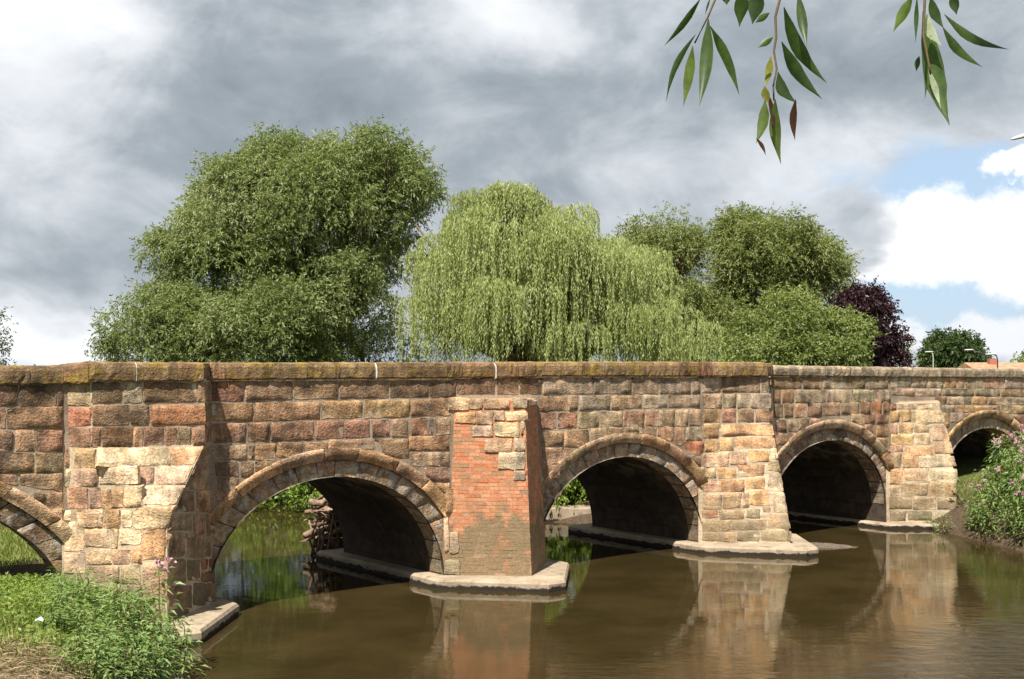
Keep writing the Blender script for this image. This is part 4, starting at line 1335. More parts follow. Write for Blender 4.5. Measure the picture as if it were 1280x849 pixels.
tree('shrub', 'distant bush above the house roof at the right edge', (tb.x, tb.y), (tb.x, tb.y, 4.6), 0.2, lob, M['leaf_shrub'], 'shrub',
     n_clump=60, clump_r=0.7, twigs=10, leaves=7, tw_len=0.6, l_len=0.32, l_wid=0.16, droop=0.1, seed=43)
lob = [px_lobe(-22, 425, 24, 30, 60, 1.2, 0.8), px_lobe(-40, 440, 40, 40, 60, 1.6)]
tb = px_at(-40, 470, 60)
tree('roadside_tree', 'thin twiggy tree just entering the left edge above the parapet', (tb.x, tb.y), (tb.x, tb.y, 5.0), 0.12, lob, M['leaf_dark'],
     n_clump=90, clump_r=0.45, twigs=8, leaves=6, tw_len=0.6, l_len=0.18, l_wid=0.06, droop=0.1, seed=45)

# weeping willow: curtains of hanging shoots
def weeping():
    rs = np.random.RandomState(77)
    Y = 41.0
    lobes = [px_lobe(628, 287, 72, 70, Y, 2.6), px_lobe(585, 332, 62, 80, Y - 0.5, 2.2), px_lobe(690, 312, 78, 62, Y - 0.5, 2.4), px_lobe(755, 337, 74, 56, Y, 2.2), px_lobe(805, 337, 34, 42, Y + 0.5, 1.4),
             px_lobe(555, 387, 42, 60, Y - 1, 1.6), px_lobe(660, 387, 110, 60, Y - 1.5, 2.2), px_lobe(860, 392, 30, 46, Y - 1, 1.0), px_lobe(800, 407, 50, 50, Y - 1, 1.4), px_lobe(508, 399, 14, 22, Y - 1, 0.5),
             px_lobe(536, 287, 18, 26, Y, 0.6), px_lobe(628, 245, 46, 24, Y, 1.3), px_lobe(700, 249, 24, 18, Y, 0.8), px_lobe(532, 339, 14, 22, Y, 0.5)]
    lb = np.array(lobes)
    nt_ = 120
    area = lb[:, 3] * lb[:, 5] + lb[:, 3] * lb[:, 4]
    tpick = rs.choice(len(lb), nt_, p=area / area.sum())
    tdir = unit(rs.randn(nt_, 3) * np.array([1, 1, 0.9]) + np.array([0, -0.3, 0.40]))
    tr_ = rs.uniform(0.35, 0.95, nt_) * np.where(lb[tpick, 5] < 0.8, 0.5, 1.0)
    tanc = lb[tpick, :3] + tdir * np.maximum(lb[tpick, 3:6] - tr_[:, None] * 0.5, 0.1) * rs.uniform(0.80, 1.06, nt_)[:, None]
    thang = rs.uniform(0.7, 2.6, nt_) * np.where(lb[tpick, 5] < 0.8, 0.42, 1.0)
    n = 6200
    ck = rs.choice(nt_, n, p=(tr_ ** 1.6) / (tr_ ** 1.6).sum())
    md = unit(rs.randn(n, 3) * np.array([1, 1, .55]) + np.array([0, 0, .55]))
    anchor = tanc[ck] + md * tr_[ck][:, None] * np.array([1, 1, .5]) * rs.uniform(0.55, 1.0, n)[:, None]
    anchor += rs.randn(n, 3) * 0.04
    dirs = unit(md + tdir[ck] * 0.3)
    # hair gathers in locks: neighbouring shoots share their length
    lock = np.sin(md[:, 0] * 9 + ck) * np.cos(md[:, 1] * 8 + ck * 2.3)
    hang = thang[ck] * (0.85 + 0.38 * lock) * rs.uniform(0.65, 1.1, n)
    nl = 46
    li = np.repeat(np.arange(n), nl)
    t = np.tile((np.arange(nl) + 0.5) / nl, n) + rs.uniform(-0.012, 0.012, n * nl)
    outw = unit(dirs * np.array([1, 1, 0.0]) + rs.randn(n, 3) * np.array([.25, .25, 0]))
    reach = rs.uniform(0.12, 0.42, n)
    sway = rs.randn(n, 2) * 0.06
    pos = anchor[li].copy()
    up = np.sin(np.clip(t * 5, 0, math.pi)) * 0.10
    pos[:, :2] += outw[li, :2] * (reach[li] * np.minimum(1, t * 4.5))[:, None] + sway[li] * (t ** 2)[:, None] * hang[li][:, None]
    pos[:, 2] += up - t * hang[li]
    nn = len(li)
    pos += rs.randn(nn, 3) * 0.018
    ld = np.array([0, 0, -1.0]) + rs.randn(nn, 3) * np.array([.3, .3, .15]) + outw[li] * 0.1
    Q = leaf_quads(pos, ld, 0.11 * rs.uniform(0.7, 1.25, nn), 0.029 * rs.uniform(0.75, 1.25, nn), rs)
    tone = np.clip(np.clip(0.5 + rs.randn(nt_) * 0.2, 0, 1)[ck] + 0.15 * lock, 0, 1)[li] * 0.55 + rs.rand(nn) * 0.45
    ok = Q[:, :, 2].min(1) > 1.2
    tb = px_at(690, 450, Y + 1)
    z = float(ground_h(tb.x, tb.y))
    root = empty('weeping_willow_tree', (tb.x, tb.y, z), 'yellow green weeping willow with hanging curtains of shoots behind the parapet', 'tree')
    loc = WLOC[root.name]
    link(bpy.data.objects.new('crown', quads_mesh('crown', Q[ok], tone[ok], M['leaf_weep'], loc=tuple(loc))), loc, root)
    b = Vector((tb.x, tb.y, z - 0.3)); top = Vector((tb.x - 0.3, tb.y, 4.2))
    tv = tube([b, b.lerp(top, 0.3), b.lerp(top, 0.7) + Vector((0.1, 0, 0)), top], [0.75, 0.55, 0.48, 0.42], 10)
    sel = [Vector(lb[i, :3]) + Vector((rs.uniform(-.6, .6), rs.uniform(-.6, .6) + .8, rs.uniform(-0.1, 0.5) * lb[i, 5])) for i in list(range(len(lb))) + list(range(len(lb)))]
    v, f = merge([tv, limbs(top, sel, 0.36, 5, 0.1)])
    mesh_obj('trunk', v, f, M['bark'], loc, root, smooth=True)


weeping()

# banks upstream, seen through the arches
def bush(label, s, d, r, h, mat, seed, n=120, name='bank_bush', l_len=0.13, l_wid=0.055):
    p = SD(s, d, 0)
    z = float(ground_h(p.x, p.y))
    lob = [(p.x, p.y, z + h * 0.45, r, r, h * 0.5, 1.0), (p.x - r * .2, p.y - r * .4, 0.5, r * 1.1, r * .9, 0.55, 1.0), (p.x + r * 0.5, p.y, z + h * 0.3, r * 0.7, r * 0.7, h * 0.35, 1.0), (p.x - r * 0.6, p.y - .2, z + h * 0.28, r * 0.6, r * 0.7, h * 0.32, 1.0)]
    return tree(name, label, (p.x, p.y), (p.x, p.y, z + h * 0.5), 0.05, lob, mat, 'bush', n_clump=n, clump_r=0.32, twigs=12, leaves=8, tw_len=0.3, l_len=l_len, l_wid=l_wid, droop=0.2, seed=seed, z_min=0.03, fill_=0.2)


bush('leafy green bush on the far bank seen through the widest arch', 3.5, -15.5, 1.9, 3.4, M['leaf_weed'], 51, 260)
bush('dark green bush left of the leafy one, seen under the arch crown', 3.4, -20.0, 2.3, 4.2, M['leaf_big'], 52, 240)
bush('yellow green bush behind the driftwood under the arch', 5.0, -11.5, 1.7, 2.6, M['leaf_shrub'], 53, 200)
bush('sunlit bush above the concrete ledge through the second arch', 7.9, -7.9, 1.2, 2.4, M['leaf_weed'], 54, 180)
bush('low scrub behind the first bush above the concrete ledge', 7.0, -10.0, 1.6, 3.0, M['leaf_shrub'], 55, 170)
bush('overhanging bank bush far upstream', 2.4, -25.0, 2.6, 4.4, M['leaf_big'], 57, 240)
bush('tall bank bush beyond the river bend upstream', -1.8, -29.5, 3.0, 4.6, M['leaf_big'], 58, 260)
bush('last bank bush upstream on the left', -9.8, -30.0, 3.0, 4.2, M['leaf_shrub'], 59, 240)
# concrete river wall upstream
cpos = SD(6.9, -6.6, 0)
V, Fc = box((-1.4, 0.0, -0.6), (2.6, 0.8, 0.42))
V = [Vector(v) + cpos for v in V]
o = mesh_obj('river_wall', V, Fc, M['concrete'], cpos, label='pale concrete river wall upstream seen through the second arch', cat='wall')
bv = o.modifiers.new('bevel', 'BEVEL'); bv.width = 0.04; bv.segments = 2

# driftwood caught on the upstream end of the brick pier
base = SD(-1.3, -WID - 1.35, 0)
dw = empty('driftwood_pile', base, 'heap of bare branches and driftwood caught against the brick pier', 'driftwood')
rr = random.Random(9)
for i in range(64):
    zc = 0.10 + 1.2 * (i / 64) ** 0.9 + rr.uniform(-.08, .08)
    an = rr.gauss(0.1, 0.5)
    ln = rr.uniform(0.5, 1.15) if i > 5 else rr.uniform(0.5, 0.9)
    c = SD(-1.25 + rr.uniform(-.3, .35), -WID - 1.25 + rr.uniform(-.45, .3), zc)
    dv = Vector((math.cos(an), math.sin(an), rr.uniform(-.2, .2) if i % 5 else rr.uniform(-1.0, 1.0))).normalized()
    pts = [c + dv * ln * (t - 0.5) + Vector((rr.uniform(-.07, .07), rr.uniform(-.07, .07), rr.uniform(-.07, .07))) for t in (0, .2, .4, .6, .8, 1)]
    r_ = rr.choice((0.015, 0.025, 0.04, 0.06, 0.085))
    v, f = tube(pts, [r_ * .9, r_ * 1.05, r_, r_ * .9, r_ * .75, r_ * .5], 7)
    mesh_obj('branch', v, f, M['driftwood'], c, dw, smooth=True)
for i in range(9):     # sticks trailing down into the water
    c = SD(-1.75 + rr.uniform(-.25, .3), -WID - 1.0 + rr.uniform(-.3, .3), 0)
    pts = [c + Vector((rr.uniform(-.15, .15), rr.uniform(-.15, .15), -0.2)), c + Vector((rr.uniform(-.1, .1), 0, 0.35)), c + Vector((rr.uniform(-.25, .25), rr.uniform(-.2, .2), rr.uniform(0.6, 1.0)))]
    v, f = tube(pts, [0.035, 0.03, 0.014], 6)
    mesh_obj('branch', v, f, M['driftwood'], c, dw, smooth=True)
# upstream cutwater of the brick pier
rings = [ring([(1.05, -WID + .1), (-0.36, -WID - 1.1), (-1.77, -WID + .1)], -0.6), ring([(0.79, -WID + .1), (-0.36, -WID - 0.9), (-1.62, -WID + .1)], 3.0)]
v, f = loft(rings)
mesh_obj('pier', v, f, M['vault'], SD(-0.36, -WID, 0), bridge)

# gravel spit below the third pier
c = SD(8.6, 0.9, 0)
V, Fc = [], []
nn = 28
for j in range(5):
    for k in range(nn):
        an = 2 * math.pi * k / nn
        r_ = 1 - j / 4
        V.append(Vector((c.x + 0.25 + math.cos(an) * 1.15 * r_ + 0.12 * math.sin(3 * an) * r_, c.y + math.sin(an) * 0.42 * r_ - 0.15 * math.cos(an) * r_, -0.03 + 0.09 * (1 - r_ ** 2) + rr.uniform(0, .012))))
for j in range(4):
    for k in range(nn):
        k2 = (k + 1) % nn
        Fc.append((j * nn + k, j * nn + k2, (j + 1) * nn + k2, (j + 1) * nn + k))
mesh_obj('gravel_bar', V, Fc, M['gravel'], c, kind='structure')
# its pebbles
Q, rn = [], []
rs = np.random.RandomState(4)
for i in range(900):
    a = rs.rand() * 6.28; r_ = math.sqrt(rs.rand())
    x = c.x + 0.25 + math.cos(a) * 1.12 * r_; y = c.y + math.sin(a) * 0.4 * r_ - 0.15 * math.cos(a) * r_
    z = -0.03 + 0.09 * (1 - r_ ** 2)
    h = rs.uniform(0.012, 0.035)
    p = np.array([x, y, z]); ex = np.array([h * 1.3, 0, 0]); ey = np.array([0, h * 1.2, 0]); ez = np.array([0, 0, h])
    top = p + ez
    for (u, v_) in ((ex, ey), (ey, -ex), (-ex, -ey), (-ey, ex)):
        Q.append([p + u, p + (u + v_) * 0.8, top + v_ * 0.2, top + u * 0.2]); rn.append(rs.rand())
me = quads_mesh('pebbles', np.array(Q), np.array(rn), M['gravel'])
link(bpy.data.objects.new('pebbles', me), (0, 0, 0), kind='stuff')

# ------------------------------------------------------------------ left bank: turf, weeds, straw
def scatter(n, xr, yr, cond, seed):
    rs = np.random.RandomState(seed)
    X = rs.uniform(*xr, n); Y = rs.uniform(*yr, n)
    s = X * TX + (Y - Y0) * TY; d = X * NX + (Y - Y0) * NY
    Z = ground_h(X, Y)
    k = cond(s, d, Z, X, Y) & (rs.rand(n) < 1.0)
    return np.stack([X[k], Y[k], Z[k]], 1), rs


def clump_w(p, sc, seed):
    return vnoise(p[:, 0], p[:, 1], sc, seed)


land = lambda s, d, Z, X, Y: (Z > 0.45)
P, rs = scatter(75000, (-13, -1.0), (8.5, 24), lambda s, d, Z, X, Y: (Z > 0.62) & (s < -7.4) & ((d > 0.0) | (s < -9.4)), 61)
dry = sstep(clump_w(P, 1.1, 4) * 0.9 + (15.2 - P[:, 1]) * 0.34, 0.0, 0.8)
kd = rs.rand(len(P)) > dry * 0.94
G = P[kd]
n = len(G)
ln = rs.uniform(0.07, 0.24, n) * (1 + 0.35 * clump_w(G, 1.7, 6))
Q = leaf_quads(G, rs.randn(n, 3) * np.array([.5, .5, .1]) + np.array([0, 0, 1.0]), ln, rs.uniform(0.010, 0.020, n), rs)
me = quads_mesh('grass', Q, rs.rand(n), M['grass'])
link(bpy.data.objects.new('grass', me), (0, 0, 0), label='green grass on the left bank', kind='stuff')
D = P[~kd]
D = np.concatenate([D + rs.randn(len(D), 3) * np.array([.03, .03, 0]) for _ in range(3)])
n = len(D)
Q = leaf_quads(D + np.array([0, 0, 0.02]) + rs.rand(n, 1) * np.array([0, 0, 0.06]), rs.randn(n, 3) * np.array([1, 1, .22]), rs.uniform(0.10, 0.30, n), rs.uniform(0.006, 0.013, n), rs)
me = quads_mesh('dry_grass', Q, rs.rand(n), M['straw'])
link(bpy.data.objects.new('dry_grass', me), (0, 0, 0), label='cut dry straw on the near bank', kind='stuff')
# low broad weeds
W_, rs = scatter(150000, (-10.5, -2.5), (10.5, 21.5), lambda s, d, Z, X, Y: (Z > 0.55) & (s < -7.5) & (d > 0.05), 67)
prob = sstep(clump_w(W_, 1.3, 9) * 0.8 + (W_[:, 1] - 15.6) * 0.36, 0.0, 1.0)
W_ = W_[rs.rand(len(W_)) < prob]
n = len(W_)
hgt = rs.rand(n) * 0.20 * (0.6 + 0.7 * np.clip(clump_w(W_, 1.5, 12) + 0.4, 0, 1.2))
Q = leaf_quads(W_ + np.stack([0 * hgt, 0 * hgt, hgt], 1), rs.randn(n, 3) * np.array([1, 1, .4]) + np.array([0, 0, .35]), rs.uniform(0.035, 0.10, n), rs.uniform(0.016, 0.036, n), rs, 0.9)
me = quads_mesh('ground_weeds', Q, rs.rand(n), M['leaf_weed'])
link(bpy.data.objects.new('ground_weeds', me), (0, 0, 0), label='low leafy weeds on the left bank', kind='stuff')
# grass under and behind the leftmost arch, right bank grass
P, rs = scatter(110000, (-18, -6), (17, 36), lambda s, d, Z, X, Y: (Z > 0.38) & ((s < -9.0) | ((s < -5.6) & (d < -4.3))) & (d < 0.2) & (d > -14), 63)
n = len(P)
Q = leaf_quads(P, rs.randn(n, 3) * np.array([.5, .5, .1]) + np.array([0, 0, 1.0]), rs.uniform(0.08, 0.3, n), rs.uniform(0.010, 0.022, n), rs)
me = quads_mesh('grass', Q, rs.rand(n), M['grass'])
link(bpy.data.objects.new('grass', me), (0, 0, 0), label='grass under the leftmost arch', kind='stuff')
P, rs = scatter(90000, (8, 26), (26, 44), lambda s, d, Z, X, Y: (Z > 0.75) & (s > 14.0) & (d > 0.15) & (d < 9), 64)
n = len(P)
Q = leaf_quads(P, rs.randn(n, 3) * np.array([.5, .5, .1]) + np.array([0, 0, 1.0]), rs.uniform(0.06, 0.22, n), rs.uniform(0.012, 0.026, n), rs)
me = quads_mesh('grass', Q, rs.rand(n), M['grass'])
link(bpy.data.objects.new('grass', me), (0, 0, 0), label='grass on the right bank', kind='stuff')

# ---- balsam plants
def balsam_meshes(h, seed, flower):
    rs = np.random.RandomState(seed)
    pts = [Vector((0.04 * math.sin(k * 1.3 + seed), 0.04 * math.cos(k * 1.7 + seed), h * k / 5)) for k in range(6)]
    v, f = tube([(p.x, p.y, p.z - (0.1 if k == 0 else 0)) for k, p in enumerate(pts)], [0.014, 0.013, 0.012, 0.010, 0.007, 0.004], 5)
    st = bpy.data.meshes.new('stem'); st.from_pydata([tuple(x) for x in v], [], f); st.materials.append(M['stem_red'])
    base, dirs, L_, W2 = [], [], [], []
    nw = int(h / 0.075)
    for i in range(nw):
        z = h * (0.10 + 0.90 * (i + rs.rand() * .5) / nw)
        reach = 1.0 - 0.55 * max(0, z / h - 0.55) / 0.45
        for k in range(4):
            a = rs.rand() * 6.28
            out = np.array([math.cos(a), math.sin(a), 0])
            br_ = rs.uniform(0.02, 0.26) * reach
            base.append(out * br_ + np.array([0, 0, z + br_ * 0.35])); dirs.append(out + np.array([0, 0, rs.uniform(-.55, .35)]) + rs.randn(3) * .2)
            L_.append(rs.uniform(0.11, 0.19) * (0.65 + 0.35 * reach)); W2.append(rs.uniform(0.034, 0.052))
    base = np.array(base); dirs = unit(np.array(dirs)); L_ = np.array(L_); W2 = np.array(W2)
    # each leaf two quads folded along the midrib, drooping tip
    n = len(base)
    side = unit(np.cross(dirs, np.array([0, 0, 1.0]) + rs.randn(n, 3) * .3))
    upv = np.cross(side, dirs)
    m1 = base + dirs * (L_ * .38)[:, None] - upv * (L_ * .02)[:, None]
    tip = base + dirs * L_[:, None] + np.array([0, 0, -1]) * (L_ * .22)[:, None]
    lft = base + dirs * (L_ * .42)[:, None] + side * (W2 / 2)[:, None] + upv * (W2 * .18)[:, None]
    rgt = base + dirs * (L_ * .42)[:, None] - side * (W2 / 2)[:, None] + upv * (W2 * .18)[:, None]
    Q = np.concatenate([np.stack([base, lft, tip, m1], 1), np.stack([base, m1, tip, rgt], 1)])
    r1 = rs.rand(n)
    fo = quads_mesh('foliage', Q, np.concatenate([r1, r1]), M['leaf_balsam'])
    fl = None
    if flower:
        B_, D_, LL, WW = [], [], [], []
        for c_ in range(rs.randint(1, 4)):
            o = np.array([rs.randn() * .08, rs.randn() * .08, h * rs.uniform(0.97, 1.08)])
            for p in range(12):
                B_.append(o + rs.randn(3) * .018); D_.append(rs.randn(3) + np.array([0, 0, .2])); LL.append(rs.uniform(.04, .07)); WW.append(rs.uniform(.03, .046))
        Q = leaf_quads(np.array(B_), np.array(D_), np.array(LL), np.array(WW), rs)
        fl = quads_mesh('flower', Q, rs.rand(len(Q)), M['petal'])
    return st, fo, fl


PROTO = [balsam_meshes(1.0, 100 + k, k % 2 == 0) for k in range(6)]


def plant(x, y, h, k, label, group, zoff=0.0, flower=True, lean=(0, 0)):
    z = float(ground_h(x, y)) + zoff
    o = empty('balsam_plant', (x, y, z), label, 'plant', group)
    o.scale = (0.55 + 0.45 * h, 0.55 + 0.45 * h, h)
    o.rotation_euler = (lean[0], lean[1], rng.uniform(0, 6.28))
    for nm, me in zip(('stem', 'foliage', 'flower'), PROTO[k % len(PROTO)]):
        if me is None or (nm == 'flower' and not flower): continue
        c = bpy.data.objects.new(nm, me)
        col_root.objects.link(c); c.parent = o
        if nm != 'stem': c['kind'] = 'stuff'
    return o


rb = random.Random(3)
# clump at the foot of the bank pier (photo x 130..235, y 690..830)
cnt = 0
while cnt < 56:
    x = rb.uniform(-7.4, -3.9); y = rb.uniform(14.6, 19.4)
    s, d = to_sd(x, y)
    z = float(ground_h(x, y))
    edge = -7.9 - 0.31 * max(d, 0)
    if z < -0.05 or s < edge - 1.25 or s > edge + 0.1 or d < 1.2 or d > 6.0 or 640 + F * x / y < 138: continue
    plant(x, y, rb.uniform(0.5, 0.88), rb.randrange(6), 'leafy green balsam stalk in the clump on the left bank below the pier', 'balsam clump on the left bank', flower=False)
    cnt += 1
cnt = 0
while cnt < 70:      # low leafy growth over the bank top, up to the pier foot
    x = rb.uniform(-8.6, -4.4); y = rb.uniform(14.0, 19.9)
    s, d = to_sd(x, y)
    z = float(ground_h(x, y)); xp = 640 + F * x / y
    if z < 0.5 or d < 0.9 or xp < 62 or s > -8.6 - 0.31 * max(d, 0) + 0.4: continue
    plant(x, y, rb.uniform(0.26, 0.5), rb.randrange(6), 'low bright green leafy weed on the left bank before the pier foot', 'low weeds on the left bank', flower=False)
    cnt += 1
p_ = px_at(200, 735, 17.6)
plant(p_.x, p_.y, 1.35, 0, 'tall balsam stalk with pink flowers above the left bank clump', None, flower=True)
# thicket on the right bank
cnt = 0
while cnt < 150:
    x = rb.uniform(9.2, 17.5); y = rb.uniform(25.5, 35.5)
    s, d = to_sd(x, y)
    xp = 640 + F * x / y
    z = float(ground_h(x, y))
    if z < 0.05 or d < 1.7 or xp < 1214 or xp > 1340 or d > 8.5: continue
    if s > 14.6 - 0.5 * d + 5.5: continue
    inner = min(1.0, max(0.0, (xp - 1205) / 45))
    plant(x, y, rb.uniform(0.9, 1.6) * (0.45 + 0.55 * inner), rb.randrange(6), 'green balsam with pink flower heads in the thicket on the right bank', 'balsam thicket on the right bank', flower=rb.random() < 0.5)
    cnt += 1
# sprigs on the mud by the fourth pier
for i, (x, y, Y) in enumerate(((1142, 645, 34.0), (1172, 640, 33.6), (1180, 650, 33.2), (1160, 634, 34.2), (1198, 612, 34.4))):
    p = px_at(x, y, Y)
    plant(p.x, p.y, 0.42 + 0.1 * (i % 3), i, 'small leafy sprig on the mud below the rightmost pier', 'sprigs on the mud', flower=False)
# dead stalks by the water at the near bank
for i in range(5):
    p = px_at(228 + i * 9, 845, 13.6)
    zz = float(ground_h(p.x, p.y))
    v, f = tube([(p.x, p.y, zz - .05), (p.x + rb.uniform(-.05, .05), p.y, zz + 0.3), (p.x + rb.uniform(-.12, .12), p.y, zz + rb.uniform(.45, .75))], [0.006, 0.005, 0.003], 5)
    tv = [(v, f)]
    top = Vector((v[-1][0], v[-1][1], v[-1][2]))
    for k in range(7):
        a = k * 0.9
        e = top + Vector((math.cos(a) * .045, math.sin(a) * .045, .04))
        tv.append(tube([top, e], [0.003, 0.005], 4))
    v, f = merge(tv)
    mesh_obj('dead_stalk', v, f, M['straw'], (p.x, p.y, zz), label='dry brown seed stalk at the water edge of the near bank', cat='plant', group='dead stalks on the near bank')
# scrap of litter in the grass
p = px_at(49, 766, 15.6); zz = float(ground_h(p.x, p.y))
V = [(p.x + a, p.y + b, zz + 0.13 + c_) for a, b, c_ in ((-.06, -.03, 0), (.0, -.04, .03), (.06, -.02, .0), (-.05, .03, .02), (.01, .04, .05), (.05, .03, .02))]
o = mesh_obj('litter_wrapper', V, [(0, 1, 4, 3), (1, 2, 5, 4)], M['paper'], (p.x, p.y, zz), label='crumpled pale blue wrapper lying in the bank grass', cat='litter')
so = o.modifiers.new('thick', 'SOLIDIFY'); so.thickness = 0.01

# ------------------------------------------------------------------ houses and lamps far right
def house(label, X, Y, wx, wy, hw, hr, gable):
    z = float(ground_h(X, Y))
    root = empty('bungalow', (X, Y, z), label, 'house')
    v, f = box((X, Y, z - .3), (X + wx, Y + wy, z + hw))
    mesh_obj('wall', v, f, M['brickwall'], (X, Y, z), root)
    e = 0.35
    V = [(X - e, Y - e, z + hw), (X + wx + e, Y - e, z + hw), (X + wx + e, Y + wy + e, z + hw), (X - e, Y + wy + e, z + hw), (X - e, Y + wy / 2, z + hw + hr), (X + wx + e, Y + wy / 2, z + hw + hr)]
    r = mesh_obj('roof', V, [(0, 1, 5, 4), (2, 3, 4, 5), (3, 0, 4), (1, 2, 5), (0, 3, 2, 1)], M['roof'], (X, Y, z + hw), root)
    v, f = box((X + wx * .12, Y + wy * .42, z + hw + hr * .5), (X + wx * .12 + .7, Y + wy * .42 + .6, z + hw + hr + .3))
    mesh_obj('chimney', v, f, M['brickwall'], (X, Y, z + hw), r)
    if gable:
        gx_, gw, gh = gable
        V = [(X + gx_ - gw / 2, Y - 1.6, z - .2), (X + gx_ + gw / 2, Y - 1.6, z - .2), (X + gx_ + gw / 2, Y - 1.6, z + hw), (X + gx_, Y - 1.6, z + hw + gh), (X + gx_ - gw / 2, Y - 1.6, z + hw)]
        V += [(a, b + 4.5, c_) for a, b, c_ in V]
        mesh_obj('gable', V, [(0, 1, 2, 3, 4), (5, 9, 8, 7, 6), (0, 4, 9, 5), (1, 6, 7, 2)], M['brickwall'], (X, Y, z), root)
        t_ = 0.12
        V = []
        for yy in (Y - 1.95, Y + 2.9):
            V += [(X + gx_ - gw / 2 - .3, yy, z + hw - .2), (X + gx_, yy, z + hw + gh + .02), (X + gx_ + gw / 2 + .3, yy, z + hw - .2), (X + gx_ - gw / 2 - .3, yy, z + hw - .2 + t_), (X + gx_, yy, z + hw + gh + .02 + t_), (X + gx_ + gw / 2 + .3, yy, z + hw - .2 + t_)]
        mesh_obj('gable_roof', V, [(0, 1, 7, 6), (1, 2, 8, 7), (3, 9, 10, 4), (4, 10, 11, 5), (0, 3, 4, 1), (1, 4, 5, 2), (6, 7, 10, 9), (7, 8, 11, 10)], M['roof'], (X, Y, z + hw), root)
        vv = []
        for sg in (-1, 1):
            a = Vector((X + gx_ + sg * (gw / 2 + .3), Y - 1.98, z + hw - .22)); b = Vector((X + gx_, Y - 1.98, z + hw + gh))
            d_ = Vector((0, 0, -.32)); th = Vector((0, -.05, 0))
            vs = [a, b, b + d_, a + d_, a + th, b + th, b + d_ + th, a + d_ + th]
            vv.append((vs, [(0, 1, 2, 3), (4, 7, 6, 5), (0, 4, 5, 1), (1, 5, 6, 2), (2, 6, 7, 3), (3, 7, 4, 0)]))
        v, f = merge(vv)
        mesh_obj('bargeboard', v, f, M['white'], (X, Y, z), root)
    for k in range(3):
        xx = X + wx * (0.2 + 0.22 * k)
        v, f = box((xx, Y - .04, z + 0.9), (xx + 1.2, Y + .02, z + 2.1))
        wn = mesh_obj('window', v, f, M['white'], (xx, Y, z), root)
        v, f = box((xx + .08, Y - .06, z + 0.98), (xx + 1.12, Y - .042, z + 2.02))
        mesh_obj('pane', v, f, M['glass'], (xx, Y, z), wn)


gz = float(ground_h(38, 95))
house('red brick bungalow with orange brown tiled roof and white edged gable at right', px_at(1236, 460, 100).x, 100, 13, 9, 2.2, 1.25 + (1.75 - gz), (4.0, 4.6, 0.9 + (1.75 - gz)))
house('farther low brick house with tan roof left of the bungalow', px_at(1222, 460, 120).x, 122, 6, 8, 2.0, 0.9 + (1.75 - gz), None)


def lamp(name, label, foot, path, r, mat, head=None):
    root = empty(name, foot, label, 'street lamp')
    v, f = tube([Vector(foot) - Vector((0, 0, .3))] + [Vector(p) for p in path], [r * 1.3] + [r] * (len(path) - 1) + [r * .7], 8)
    mesh_obj('post', v, f, mat, foot, root, smooth=True)
    if head:
        a, b, w_, t_ = head
        a, b = Vector(a), Vector(b)
        ax = (b - a); sd_ = Vector((-ax.y, ax.x, 0)).normalized() * w_
        up = Vector((0, 0, t_))
        prof = [(0, .45), (.15, .9), (.55, 1.0), (.85, .8), (1.0, .35)]
        V, Fc = [], []
        for u, k in prof:
            p = a.lerp(b, u)
            V += [p + sd_ * k - up * .3 * k, p + sd_ * k * .8 + up * .4 * k, p + up * .8 * k, p - sd_ * k * .8 + up * .4 * k, p - sd_ * k - up * .3 * k, p - up * k * .6]
        for i in range(len(prof) - 1):
            for k in range(6):
                k2 = (k + 1) % 6
                Fc.append((i * 6 + k, i * 6 + k2, i * 6 + 6 + k2, i * 6 + 6 + k))
        Fc += [tuple(range(5, -1, -1)), tuple(24 + k for k in range(6))]
        mesh_obj('lamp_head', V, Fc, M['lamp_grey'], a, root, smooth=True)


# near lamp whose head just enters the right edge
Yl = 40.0
hd = px_at(1263.5, 174.5, Yl); rt_ = px_at(1296, 166, Yl)
ft = SD(26.5, -0.9, 3.35)
ft = Vector((px_at(1340, 300, Yl).x, Yl, float(ground_h(px_at(1340, 300, Yl).x, Yl))))
lamp('street_lamp', 'grey street lamp head poking in at the right edge of the sky', ft, [ft + Vector((0, 0, 4)), Vector((ft.x, Yl, rt_.z - .6)), Vector((ft.x - .25, Yl, rt_.z - .12)), Vector((rt_.x, Yl, rt_.z))], 0.055, M['lamp_grey'], (rt_, hd, 0.11, 0.11))
for xx, yt, Yd, lab, arm in ((1234, 441.5, 110, 'dark street lamp post with long arm reaching left over the round tree', ((1213, 437.5))), (1247, 443.5, 90, 'dark hooked lamp post by the chimney', (1241, 443.0)), (1166.5, 441, 120, 'thin pale lamp post left of the round tree', (1163, 440))):
    top = px_at(xx, yt, Yd); z = float(ground_h(top.x, Yd)); ft = Vector((top.x, Yd, z))
    ar = px_at(arm[0], arm[1], Yd)
    mat = M['lamp_grey'] if 'pale' in lab else M['lamp_dark']
    dl = (top - ar).length
    lamp('street_lamp', lab, ft, [ft + Vector((0, 0, 2)), Vector((top.x, Yd, top.z - .45)), Vector((top.x - .2 * min(1, dl), Yd, top.z - .08)), ar], 0.05, mat, (ar + Vector((.3, 0, .02)), ar + Vector((-.55, 0, .0)), 0.1, 0.09))

